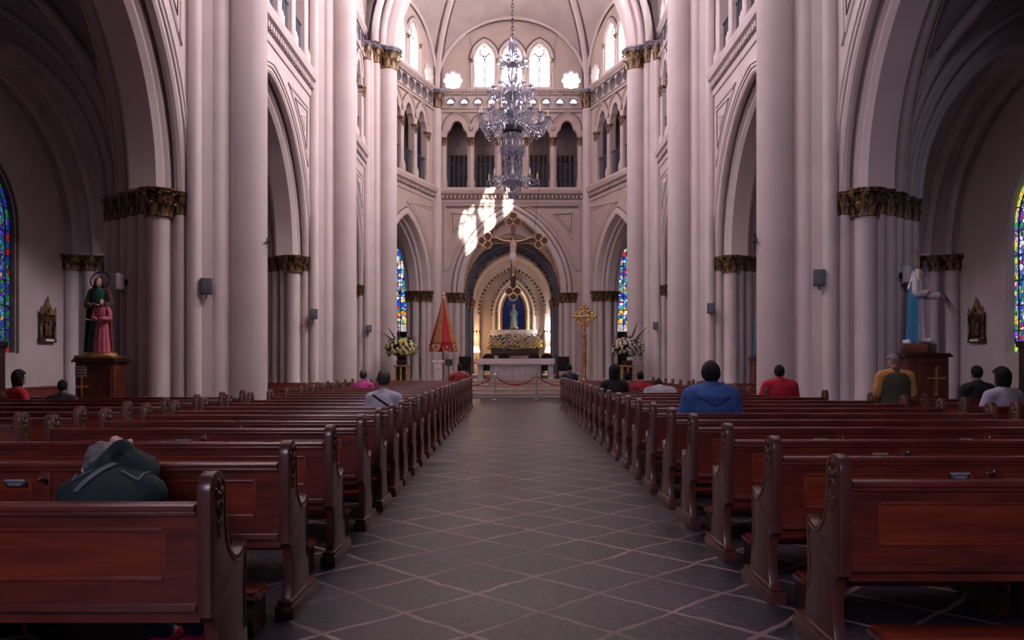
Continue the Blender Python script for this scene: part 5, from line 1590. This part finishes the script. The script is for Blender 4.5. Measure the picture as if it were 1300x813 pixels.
# table lamps, hanging vigil lights, dark seats -------------------------------
for q, lab in ((-1, 'lit table lamp with pale shade on the left of the shrine'), (1, 'lit table lamp with pale shade on the right of the shrine')):
    t = thing('table_lamp', lab, 'lamp', (q*1.95+.02, 44.1, 1.45), 0, 'table lamps beside the shrine')
    m = MB(); m.lathe([(.12,0),(.12,.03),(.05,.06),(.07,.2),(.03,.32),(.025,.62)], n=12); m.obj('base', 'gold', t)
    m = MB(); m.lathe([(.20,.58),(.11,.88)], n=18, caps=False); m.lathe([(.19,.585),(.105,.875)], n=18, caps=False); m.obj('lamp_shade', 'lamp_warm', t)
    s = thing('lamp_table', 'small dark wooden side table under the %s shrine lamp' % SIDE[q], 'table', (q*1.95+.02, 44.1, .86))
    m = MB(); m.box((-.3,-.25,.54),(.3,.25,.59), .01); m.obj('table_top', 'wood_dark', s)
    for a in (-1, 1):
        for b_ in (-1, 1):
            m = MB(); m.box((a*.25-.025,b_*.2-.025,0),(a*.25+.025,b_*.2+.025,.54), .005); m.obj('leg', 'wood_dark', s)
    t = thing('vigil_lamp_bracket', 'wall bracket with a row of small red lamp glasses %s of the shrine' % SIDE[q], 'lamp', (q*2.05, 43.9, 3.05), 0, 'vigil lamp brackets')
    m = MB(); m.tube([(-.38,0,0),(.38,0,0)], .02, 6); m.tube([(q*.38,0,0),(q*.44,0,0)], .03, 6); m.box((-.38,-.05,-.13),(.38,-.02,-.11)); m.obj('bar', 'old_gold', t)
    for i in range(5):
        x = -.32+.16*i
        m = MB(); m.lathe([(.03,.0),(.045,.05),(.05,.13)], (x,0,.02), 10); cu = m.obj('glass_cup', 'cup_red', t)
        m = MB(); m.tube([(x,0,0),(x,0,-.12)], .008, 5); m.obj('cup_stem', 'old_gold', cu)
for i, (x, y, lab) in enumerate(((-1.12,38.9,'low dark rounded chair back seen over the altar, leftmost'),(-.40,39.0,'low dark rounded chair back seen over the altar, left of the tabernacle'),(1.05,39.0,'low dark rounded chair back seen over the altar, right of the tabernacle'),(1.65,38.9,'low dark rounded chair back seen over the altar, rightmost'))):
    t = thing('clergy_chair', lab, 'chair', (x, y, .68), PI, 'dark chairs behind the altar')
    m = MB(); m.box((-.28,-.25,.40),(.28,.25,.48), .02); m.obj('seat', 'black_cloth', t)
    m = MB(); m.plate(lambda a, b, d: (a, d, b), [(-.28,.45),(.28,.45),(.28,1.0)] + [(.28*cos(u), 1.0+.22*sin(u)) for u in [PI*j/12 for j in range(1,12)]] + [(-.28,1.0)], (), -.27, -.20); m.obj('backrest', 'black_cloth', t)
    for a in (-1, 1):
        for b_ in (-1, 1):
            m = MB(); m.box((a*.24-.025,b_*.2-.025,0),(a*.24+.025,b_*.2+.025,.40), .005); m.obj('leg', 'wood_dark', t)
for q in (-1, 1):
    t = thing('choir_seat', 'tall dark upholstered seat beside the %s end of the altar' % SIDE[q], 'chair', (q*2.35+.1, 39.0, .68 if abs(q*2.35+.1) < 2.6 else .51))
    m = MB(); m.box((-.3,-.3,.38),(.3,.3,.5), .03); m.obj('seat', 'black_cloth', t)
    m = MB(); m.box((-.3,.2,.4),(.3,.3,1.08), .04); m.obj('backrest', 'black_cloth', t)
    for a in (-1, 1):
        m = MB(); m.box((a*.29-.04,-.3,0),(a*.29+.04,.28,.72), .02); m.obj('arm_panel', 'wood_dark', t)

# rope barrier -----------------------------------------------------------------
posts = [-2.35, -.68, .96, 2.6]
plab = ['chrome barrier post hidden behind the last left pew', 'chrome barrier post left of centre before the altar steps', 'chrome barrier post right of centre before the altar steps', 'chrome barrier post behind the last right pew']
for x, lb in zip(posts, plab):
    t = thing('barrier_post', lb, 'barrier post', (x, 32.1, 0), 0, 'barrier posts before the altar')
    m = MB(); m.lathe([(.16,0),(.16,.02),(.13,.035),(.04,.05)], n=20); m.obj('base', 'steel', t)
    m = MB(); m.lathe([(.028,.04),(.028,.95),(.045,.96),(.045,1.0),(.03,1.02),(.04,1.05),(.02,1.09)], n=14); m.obj('pole', 'steel', t)
for i, (a, b_) in enumerate(zip(posts[:-1], posts[1:])):
    t = thing('barrier_rope', 'red barrier rope sagging %s' % ('from the left post towards the left pews', 'between the two chrome posts before the altar', 'from the right post towards the right pews')[i], 'rope', ((a+b_)/2, 32.1, .9), 0, 'red barrier ropes')
    h = (b_-a)/2 - .06
    m = MB(); m.tube([(-h+2*h*j/20, 0, -.32*(1-(2*j/20-1)**2)) for j in range(21)], .024, 8); m.obj('cord', 'red_rope', t)
    for q in (-1, 1):
        m = MB(); m.tube([(q*h,0,.0),(q*(h+.035),0,.02)], .03, 8); m.obj('hook', 'steel', t)
t = thing('step_carpet', 'narrow red carpet strip on the edge of the top altar step', 'carpet', (.14, 36.0, .51))
m = MB(); m.box((-1.2,-.35,.0),(1.2,.35,.02), .006); m.obj('pile', 'red_rope', t)

# processional umbrella -----------------------------------------------------------
t = thing('processional_umbrella', 'half-folded red and gold striped ceremonial umbrella', 'umbrella', (-3.02, 36.0, .51))
N = 8
for i in range(N):
    m = MB(); a0, a1 = 2*PI*i/N - .05, 2*PI*(i+1)/N - .05
    def gore(u, v):
        a = a0 + (a1-a0)*u
        r = .04 + .56*(v**1.05); r *= 1 - .06*sin(PI*u)
        return (r*cos(a), r*sin(a), 3.78 - 2.03*v)
    m.grid(gore, 6, 14); g = m.obj('canopy_gore', 'umb_red' if i % 2 == 0 else 'umb_gold', t, 60)
    so = g.modifiers.new('thick', 'SOLIDIFY'); so.thickness = .012
    m = MB()
    am = (a0+a1)/2; sx = V((-sin(am), cos(am), 0)); ra = .585
    pts = [(-.2,0),(.2,0),(.2,-.16)] + [(.2*cos(u), -.16-.16*sin(u)) for u in [PI*j/10 for j in range(1,10)]] + [(-.2,-.16)]
    m.plate(lambda p, q, d: (ra*cos(am)+sx.x*p+d*cos(am), ra*sin(am)+sx.y*p+d*sin(am), 1.76+q), pts, (), -.006, .008); l_ = m.obj('lappet', 'umb_red' if i % 2 == 0 else 'fringe', t)
    m = MB(); m.tube([(ra*cos(am)+sx.x*p+.012*cos(am), ra*sin(am)+sx.y*p+.012*sin(am), 1.76+q) for p, q in pts[2:]], .018, 6)
    m.ball((ra*cos(am)+.015*cos(am), ra*sin(am)+.015*sin(am), 1.62), (.05,.05,.07), 7, 5); m.obj('trim', 'fringe' if i % 2 == 0 else 'umb_red', l_)
m = MB(); m.lathe([(.03,0),(.05,.06),(.03,.12),(.06,.2),(0,.34)], (0,0,3.76), 10); m.obj('finial', 'gold', t)
m = MB(); m.tube([(0,0,.02),(0,0,3.78)], .022, 8); m.obj('pole', 'wood_dark', t)
s = thing('umbrella_stand', 'white carved gothic pedestal holding the ceremonial umbrella', 'stand', (-3.22, 35.72, .51))
m = MB(); m.box((-.2,-.2,0),(.2,.2,.06), .01); m.box((-.17,-.17,.06),(.17,.17,.95), .01); m.box((-.24,-.22,.95),(.24,.22,1.06), .02); m.obj('body', 'cloth_white', s)
m = MB(); m.archloft(lambda a, z, d: (a,-.175+d,z), .12, .2, .55, [(-.01,-.015),(.02,-.015),(.02,.01),(-.01,.01)], 8, True, .15); m.tube([(0,-.18,.15),(0,-.18,.72)], .012, 6); m.obj('tracery', 'fringe', s)
# gold processional cross -----------------------------------------------------------
t = thing('processional_cross', 'tall ornate gold cross on a knopped pole right of the altar', 'cross', (3.18, 36.0, .51))
m = MB(); m.lathe([(.36,0),(.36,.06),(.28,.10),(.22,.16),(.12,.2),(.08,.28)], n=8); m.obj('base', 'old_gold', t)
m = MB(); m.lathe([(.06,.25),(.10,.32),(.06,.4),(.085,.7),(.11,1.0),(.07,1.3),(.11,1.38),(.07,1.46),(.095,1.8),(.075,2.1),(.12,2.18),(.05,2.28),(.06,2.42)], n=14); m.obj('pole', 'old_gold', t)
m = MB()
zc = 2.98
m.tube([(.24*cos(u), 0, zc+.24*sin(u)) for u in [2*PI*i/24 for i in range(25)]], .045, 8, caps=False)
for i in range(4):
    u = PI/2*i; dx, dz = cos(u), sin(u)
    m.tube([(0,0,zc),(dx*.42,0,zc+dz*.42)], [.06,.05], 8)
    for (a, b_) in ((.48,0),(.36,.11),(.36,-.11)): m.ball((dx*a - dz*b_, 0, zc + dz*a + dx*b_), (.085,.05,.085), 9, 6)
    u += PI/4; dx, dz = cos(u), sin(u)
    m.tube([(dx*.22,0,zc+dz*.22),(dx*.36,0,zc+dz*.36)], [.03,.012], 6); m.ball((dx*.34,0,zc+dz*.34), (.06,.04,.06), 8, 5)
m.tube([(0,0,2.4),(0,0,2.6)], .05, 8); m.obj('cross_head', 'gold', t)
m = MB(); m.ball((0,-.05,zc), (.09,.05,.09), 12, 8); m.obj('centre_medallion', 'fringe', t)
# microphone stand by the umbrella
t = thing('microphone_stand', 'black music stand behind the white umbrella pedestal', 'stand', (-2.75, 35.75, .51))
m = MB(); m.lathe([(.14,0),(.14,.02),(.02,.03)], n=12); m.obj('base', 'iron', t)
m = MB(); m.tube([(0,0,.02),(0,0,.85)], .02, 6); m.obj('pole', 'iron', t)
m = MB(); m.plate(lambda a, b, d: (a, d-.1+b*.25, .82+b), [(-.16,0),(.16,0),(.16,.28),(-.16,.28)], (), 0, .02); m.obj('desk', 'iron', t)

# flowers -----------------------------------------------------------------------------
def blossom():
    m = MB()
    for i in range(6):
        a = 2*PI*i/6; m.ball((.045*cos(a), .045*sin(a), .012), (.042,.042,.016), 6, 4, Matrix.Rotation(.5, 3, V((-sin(a), cos(a), 0))))
    m.ball((0,0,.022), (.026,.026,.02), 6, 4)
    return m
BLO = {c: blossom().mesh('blossom', 'petal_'+c, 50) for c in ('white','yellow','cream','pink')}
def bouquet(root, n, fn, cols, seed, sc=1.0):
    rnd = random.Random(seed)
    for i in range(n):
        p, nrm = fn(rnd, i)
        b = link('blossom', BLO[rnd.choice(cols)], root, p)
        b.rotation_mode = 'QUATERNION'; b.rotation_quaternion = V(nrm).to_track_quat('Z', 'Y'); s = sc*rnd.uniform(.75,1.25); b.scale = (s,s,s)
def leaf_mass(m, n, fn, seed, s0=.1):
    rnd = random.Random(seed)
    for i in range(n):
        p, nrm = fn(rnd, i); p = V(p)*1.0; nrm = V(nrm)
        t = (nrm + V((rnd.uniform(-1,1), rnd.uniform(-1,1), rnd.uniform(-.8,.8)))).normalized(); s = t.orthogonal().normalized()
        L = s0*rnd.uniform(.8,1.8); w = L*.28; nn = t.cross(s)
        m.add([p - t*L*.2, p + t*L*.35 + s*w + nn*.01, p + t*L + nn*-.01, p + t*L*.35 - s*w + nn*.01, p + t*L*.35 + nn*.03], [(0,1,4),(1,2,4),(2,3,4),(3,0,4)])
def flower_stand(label, loc, cols, blades, seed, st_label):
    s = thing('flower_stand', st_label, 'stand', loc, 0, 'gilt flower stands')
    m = MB(); m.box((-.30,-.24,1.30),(.30,.24,1.36), .012); m.box((-.26,-.2,.02),(.26,.2,.07), .01); m.obj('table_top', 'old_gold', s)
    for a in (-1, 0, 1):
        for b_ in (-1, 1):
            if a == 0 and b_ == 1: continue
            m = MB(); m.box((a*.23-.03,b_*.18-.03,0),(a*.23+.03,b_*.18+.03,1.3), .006); m.obj('leg', 'old_gold', s)
    m = MB(); m.box((-.2,.1,.08),(.2,.15,1.28)); m.obj('gap_shade_panel', 'dark_gap', s)  # dark sheet painted in for the shade between the open legs
    t = thing('flower_arrangement', label, 'flowers', (loc[0], loc[1], 1.36), 0, 'round flower arrangements')
    m = MB(); m.lathe([(.16,0),(.2,.05),(.22,.14),(.2,.2)], n=14); m.obj('bowl', 'wood_dark', t)
    C = V((0,0,.66)); R_ = V((.60,.52,.44))
    def surf(rnd, i):
        z = -.5 + 1.47*((i*.7548777) % 1); a = i*2.399963; z = max(-.75, min(.98, z))
        q = sqrt(1-z*z); n_ = V((q*cos(a), q*sin(a), z)); k = rnd.uniform(.95,1.07)
        return C + V((n_.x*R_.x, n_.y*R_.y, n_.z*R_.z))*k, n_
    def inner(rnd, i):
        p, n_ = surf(rnd, i); return C + (V(p)-C)*.86, n_
    bouquet(t, 100, surf, cols, seed, 1.0)
    f = MB(); leaf_mass(f, 420, inner, seed+1, .12); f.ball(tuple(C), (.48,.42,.34), 14, 9); o = f.obj('foliage', 'leaf', t, 0); o['kind'] = 'stuff'
    for (a, L, y) in blades:
        d = V((sin(a), y, cos(a))); p0 = C + V((sin(a)*.3, 0, .25)); p1 = p0 + d*L
        m = MB(); m.tube([p0, p0.lerp(p1,.5), p1], [(.028,.008),(.032,.008),(.006,.004)], 6); m.obj('leaf_blade', 'leaf_blade', t)
flower_stand('round bouquet of white and yellow flowers with dark leaf blades left of altar', (-4.42, 32.75, 0), ['white','yellow','yellow','cream'], [(-1.05,.95,0),(-.55,.75,0),(-.15,.85,0),(.95,.75,0),(-.9,.6,-.2),(1.2,.6,0)], 11, 'gilt stand with dark opening under the white and yellow bouquet')
flower_stand('round bouquet of white and pale pink flowers with dark leaf blades right of altar', (4.62, 32.75, 0), ['white','pink','white','cream'], [(.35,.9,0),(.75,.85,0),(.95,.75,0),(-.2,.4,0)], 23, 'gilt stand with dark opening under the white and pink bouquet')
t = thing('flower_bank', 'wide bank of cream and yellow flowers at the foot of the blue niche', 'flowers', (.17, 44.55, 1.84))
def bank(rnd, i):
    u = ((i*.5698403) % 1)*2-1; v = ((i*.7548777) % 1)
    a = PI*(.12+.70*v)
    return V((u*1.42, -.32*sin(a)*(1-.2*u*u)-.02, .62 + .42*-cos(a)*(1-.25*abs(u)) + .12)), V((u*.4,-sin(a),-cos(a)))
bouquet(t, 100, bank, ['cream','yellow','white','pink'], 5, 1.15)
f = MB(); leaf_mass(f, 500, lambda r, i: (bank(r, i)[0]+V((0,.1,0)), bank(r, i)[1]), 6, .13); f.box((-1.35,-.18,.25),(1.35,.1,1.0), .08); o = f.obj('foliage', 'leaf', t, 0); o['kind'] = 'stuff'
for (x, a, L) in ((1.15,.35,.75),(1.3,.7,.85),(1.35,1.05,.7)):
    m = MB(); p0 = V((x,-.1,.9)); p1 = p0 + V((sin(a),0,cos(a)))*L; m.tube([p0, p0.lerp(p1,.5), p1], [(.03,.008),(.03,.008),(.006,.004)], 6); m.obj('leaf_blade', 'leaf_blade', t)
m = MB(); m.box((-1.3,-.2,0),(1.3,.15,.3), .02); m.obj('trough', 'wood_dark', t)
sb = thing('flower_shelf', 'grey marble shelf carrying the wide flower bank', 'shelf', (.17, 44.5, .86))
m = MB(); m.box((-1.45,-.25,.9),(-.5,.3,.98), .01); m.box((.5,-.25,.9),(1.45,.3,.98), .01)
m.obj('slab', 'marble', sb)
for x in (-1.35,-.65,.65,1.35):
    m = MB(); m.lathe([(.09,0),(.07,.06),(.06,.84),(.09,.9)], (x,0,0), 10); m.obj('leg', 'plaster', sb)

# chandelier -----------------------------------------------------------------------------
CY = 30.0
t = thing('chandelier', 'tiered crystal chandelier hanging on a dark chain before the apse', 'chandelier', (.02, CY, 7.5))
def crystal_drop(m, p, L, w):
    x, y, z = p
    m.add([(x,y,z),(x+w,y,z-L*.4),(x,y+w,z-L*.4),(x-w,y,z-L*.4),(x,y-w,z-L*.4),(x,y,z-L)], [(0,1,2),(0,2,3),(0,3,4),(0,4,1),(5,2,1),(5,3,2),(5,4,3),(5,1,4)])
m = MB(); m.lathe([(.0,-.05),(.06,.0),(.03,.1),(.10,.18),(.05,.25),(.22,.42),(.30,.55),(.34,.60),(.12,.66),(.06,.8),(.05,1.5),(.16,1.62),(.2,1.7),(.07,1.8),(.06,2.1),(.15,2.25),(.28,2.36),(.30,2.5),(.10,2.56),(.08,2.9),(.22,3.1),(.24,3.2),(.12,3.3),(.10,3.55),(.24,3.7),(.27,3.85),(.15,3.98),(.05,4.1),(.045,4.75),(.18,4.85),(.20,4.92),(.05,5.0),(.04,5.4),(.12,5.5),(.16,5.6),(.05,5.66),(.05,5.75)], n=16)
m.obj('stem', 'crystal', t)
m = MB(); m.lathe([(.30,2.36),(.36,2.42),(.37,2.56),(.33,2.62)], n=20); m.lathe([(.22,1.66),(.2,1.75)], n=14); m.lathe([(.2,3.78),(.29,3.82),(.2,3.9)], n=14); m.lathe([(.18,4.86),(.21,4.9),(.12,4.95)], n=14); m.obj('bowl_ring', 'iron', t)
m = MB()
z = 5.7
i = 0
while z < 13.2:
    a = 0 if i % 2 else PI/2
    m.tube([(.045*cos(u)*cos(a), .045*cos(u)*sin(a), z+.085+.085*sin(u)) for u in [2*PI*j/10 for j in range(11)]], .017, 5, caps=False); z += .14; i += 1
m.obj('chain', 'iron', t)
m = MB(); m.lathe([(.05,13.1),(.3,13.25),(.32,13.35)], n=14); m.obj('ceiling_rose', 'gilt', t)
rnd = random.Random(9)
def tier(n, zs_, r0, r1, zcup, sag, cup, off=0.0, drops=4, garland=False):
    for i in range(n):
        a = 2*PI*(i+off)/n
        R2 = r1*rnd.uniform(.92,1.06); zc_ = zcup + rnd.uniform(-.06,.06)
        P = lambda r, z: (r*cos(a), r*sin(a), z)
        pts = [P(r0, zs_), P(r0+(R2-r0)*.25, zs_+.10), P(r0+(R2-r0)*.55, zs_-sag*.6), P(r0+(R2-r0)*.8, zs_-sag), P(R2*.98, zs_-sag*.5), P(R2, zc_)]
        m = MB(); limb(m, pts, [.03,.028,.026,.024,.022,.02], n=7); arm_ = m.obj('arm', 'crystal', t, 60)
        m = MB(); m.lathe([(.02,-.02),(.09*cup,.01),(.11*cup,.05),(.04,.04),(.035,.12)], P(R2, zc_), 8); m.obj('candle_cup', 'crystal', arm_)
        m = MB(); m.lathe([(.022,.10),(.022,.26),(.012,.29),(.0,.34)], P(R2, zc_), 7); m.obj('candle', 'candle', arm_)
        m = MB()
        for j in range(drops):
            u = 2*PI*j/drops; p = P(R2, zc_)
            crystal_drop(m, (p[0]+.09*cup*cos(u), p[1]+.09*cup*sin(u), p[2]), .16+.05*rnd.random(), .018)
        for j in range(5):   # leaves and blossoms of glass along the arm
            f = .3+.14*j; q = P(r0+(R2-r0)*f, zs_-sag*f*.7+.06)
            for w_ in range(3):
                u = rnd.uniform(0, 2*PI); d = V((cos(u)*.09, sin(u)*.09, rnd.uniform(.02,.16)))
                m.tube([q, V(q)+d*.6, V(q)+d], [.006,.022,.003], 5)
        m.obj('crystal_drops', 'crystal', arm_, 0)
        if garland:
            m = MB()
            for s_ in (.6, .85):
                b0 = V(P(R2*.98, zc_)); b1 = V(P(R2*(1-s_*.4), zs_-.05)); dip = .42*s_ + .1
                m.tube([b0.lerp(b1, j/10) - V((0,0,dip*4*(j/10)*(1-j/10))) for j in range(11)], .017, 5)
            m.obj('glass_garland', 'crystal', arm_, 60)
tier(8, .62, .3, .92, .62, .16, .9, 0, 5)
tier(10, 1.62, .16, .42, 1.75, .10, .7, .5, 4)
tier(16, 2.62, .32, 1.30, 2.85, .10, 1.15, .25, 6, True)
tier(12, 3.72, .24, .82, 3.92, .12, .9, 0, 5)
tier(10, 3.05, .22, .72, 3.2, .1, .9, .5, 5)
tier(8, 4.86, .18, .50, 4.98, .08, .8, .5, 4)
def plume(zb, n, r, h, sp):
    m = MB()
    for i in range(n):
        a = 2*PI*i/n + rnd.random()*.3; k = rnd.uniform(.8,1.15)
        m.tube([(r*.4*cos(a), r*.4*sin(a), zb),(r*.8*cos(a), r*.8*sin(a), zb+h*.55*k),(r*(1+sp)*cos(a), r*(1+sp)*sin(a), zb+h*k)], [.008,.028,.004], 5)
    m.obj('crystal_plume', 'crystal', t, 0)
for a in ((5.2,12,.18,.5,.5),(5.5,9,.12,.32,.4),(4.1,12,.2,.6,.2),(3.9,12,.3,.45,.3),(2.62,16,.28,.75,.3),(3.25,14,.28,.5,.3),(.6,14,.28,.45,.4),(1.75,12,.2,.45,.6)): plume(*a)
m = MB()
for k_ in range(9):    # curtain of drops below the main ring
    zz = 2.34 - k_*.2
    for i in range(14):
        a = 2*PI*(i+.5*(k_ % 2))/14; r = .34 - .012*k_ + rnd.uniform(-.02,.05)
        crystal_drop(m, (r*cos(a), r*sin(a), zz), .2, .03)
for i in range(20):
    a = 2*PI*i/20; crystal_drop(m, (.30*cos(a), .30*sin(a), .45), .3, .025); crystal_drop(m, (.16*cos(a), .16*sin(a), .25), .3, .025)
m.obj('drop_curtain', 'crystal', t, 0)
# ================================================================== LIGHT AND CAMERA
def area(name, loc, target, sx, sy, energy, col, spread=180):
    l = bpy.data.lights.new(name, 'AREA'); l.shape = 'RECTANGLE'; l.size = sx; l.size_y = sy; l.energy = energy; l.color = col
    l.spread = math.radians(spread)
    o = bpy.data.objects.new(name, l); COL.objects.link(o); o.location = loc
    o.rotation_euler = (V(target)-V(loc)).to_track_quat('-Z', 'Y').to_euler(); return o
def point(name, loc, energy, col, r=.1):
    l = bpy.data.lights.new(name, 'POINT'); l.energy = energy; l.color = col; l.shadow_soft_size = r
    o = bpy.data.objects.new(name, l); COL.objects.link(o); o.location = loc; return o
# daylight through the clerestory windows: one light in the reveal of every lancet
def lancet_light(fr, c, energy, col=(1, .85, .92)):
    p = V(fr(c, 16.05, .27)); q = V(fr(c, 16.05, -1.0))
    area('lancet_daylight', p, q, .95, 1.9, energy, col)
for sg in (-1, 1):
    for k, e in ((0, 420), (1, 560), (2, 420)):
        yc = (PIER_Y[k]+PIER_Y[k+1])/2
        for i in (-1, 0, 1): lancet_light(nave_fr(sg), yc+i*1.36, e*(1.75 if sg > 0 else .62), (1, .85, .89) if sg > 0 else (.95, .84, 1))
    for c in (2.6, 3.96): lancet_light(side_fr(sg), c, 170 if sg > 0 else 80, (1, .84, .76))
for i in (-1, 0, 1): lancet_light(apse_fr, i*1.36, 110, (1, .85, .80))
for sg in (-1, 1):
    p = outer_fr(sg)(29.65, 3.9, -.1); area('aisle_window_daylight', p, (0, 27, 2.0), 1.5, 3.6, 60, (1, .86, .74))
# late sun through the three lancets of the south clerestory
d = V((-.68, 1, -.669)).normalized()
for i in (-1, 0, 1):
    c = V((6.0, 29.65+i*1.36, 16.1))
    sp = bpy.data.lights.new('sun_beam', 'SPOT'); sp.energy = 1.6e6; sp.color = (1, .90, .78); sp.spot_size = math.radians(2.3); sp.spot_blend = .05; sp.shadow_soft_size = .2
    so = bpy.data.objects.new('sun_beam', sp); COL.objects.link(so); so.location = c - d*40
    so.rotation_euler = d.to_track_quat('-Z', 'Y').to_euler()
area('west_fill', (-3.5, -12, 8.5), (1, 15, 5.0), 4.5, 5, 900, (.84, .76, 1))  # fill light added behind the camera to brighten pews and pillars, no door there
# chapel lamps
point('chapel_lamp', (-2.0, 44.6, 3.0), 50, (1, .62, .28), .12)
point('chapel_lamp', (2.05, 45.0, 3.3), 100, (1, .90, .80), .12)
area('chapel_lamp', (0, 43.5, 6.6), (0, 46, 3.5), .8, .4, 8, (1, .85, .75))

w = bpy.data.worlds.new('World'); SC.world = w; w.use_nodes = True
w.node_tree.nodes['Background'].inputs['Color'].default_value = (.66, .46, .92, 1)
w.node_tree.nodes['Background'].inputs['Strength'].default_value = .035
cam = bpy.data.cameras.new('camera'); co = bpy.data.objects.new('camera', cam); COL.objects.link(co)
co.location = (0, 0, 1.45); co.rotation_euler = (PI/2, 0, 0)
cam.sensor_width = 36; cam.lens = 28.8; cam.shift_x = 0.0; cam.shift_y = 54.5/1300
cam.clip_start = .05; cam.clip_end = 300
SC.camera = co
SC.view_settings.view_transform = 'Standard'; SC.view_settings.look = 'None'; SC.view_settings.gamma = 1
SC.view_settings.use_curve_mapping = False
SC.view_settings.exposure = 0.0
try:
    SC.cycles.use_denoising = True; SC.cycles.max_bounces = 6; SC.cycles.diffuse_bounces = 4; SC.cycles.sample_clamp_indirect = 4
except Exception: pass
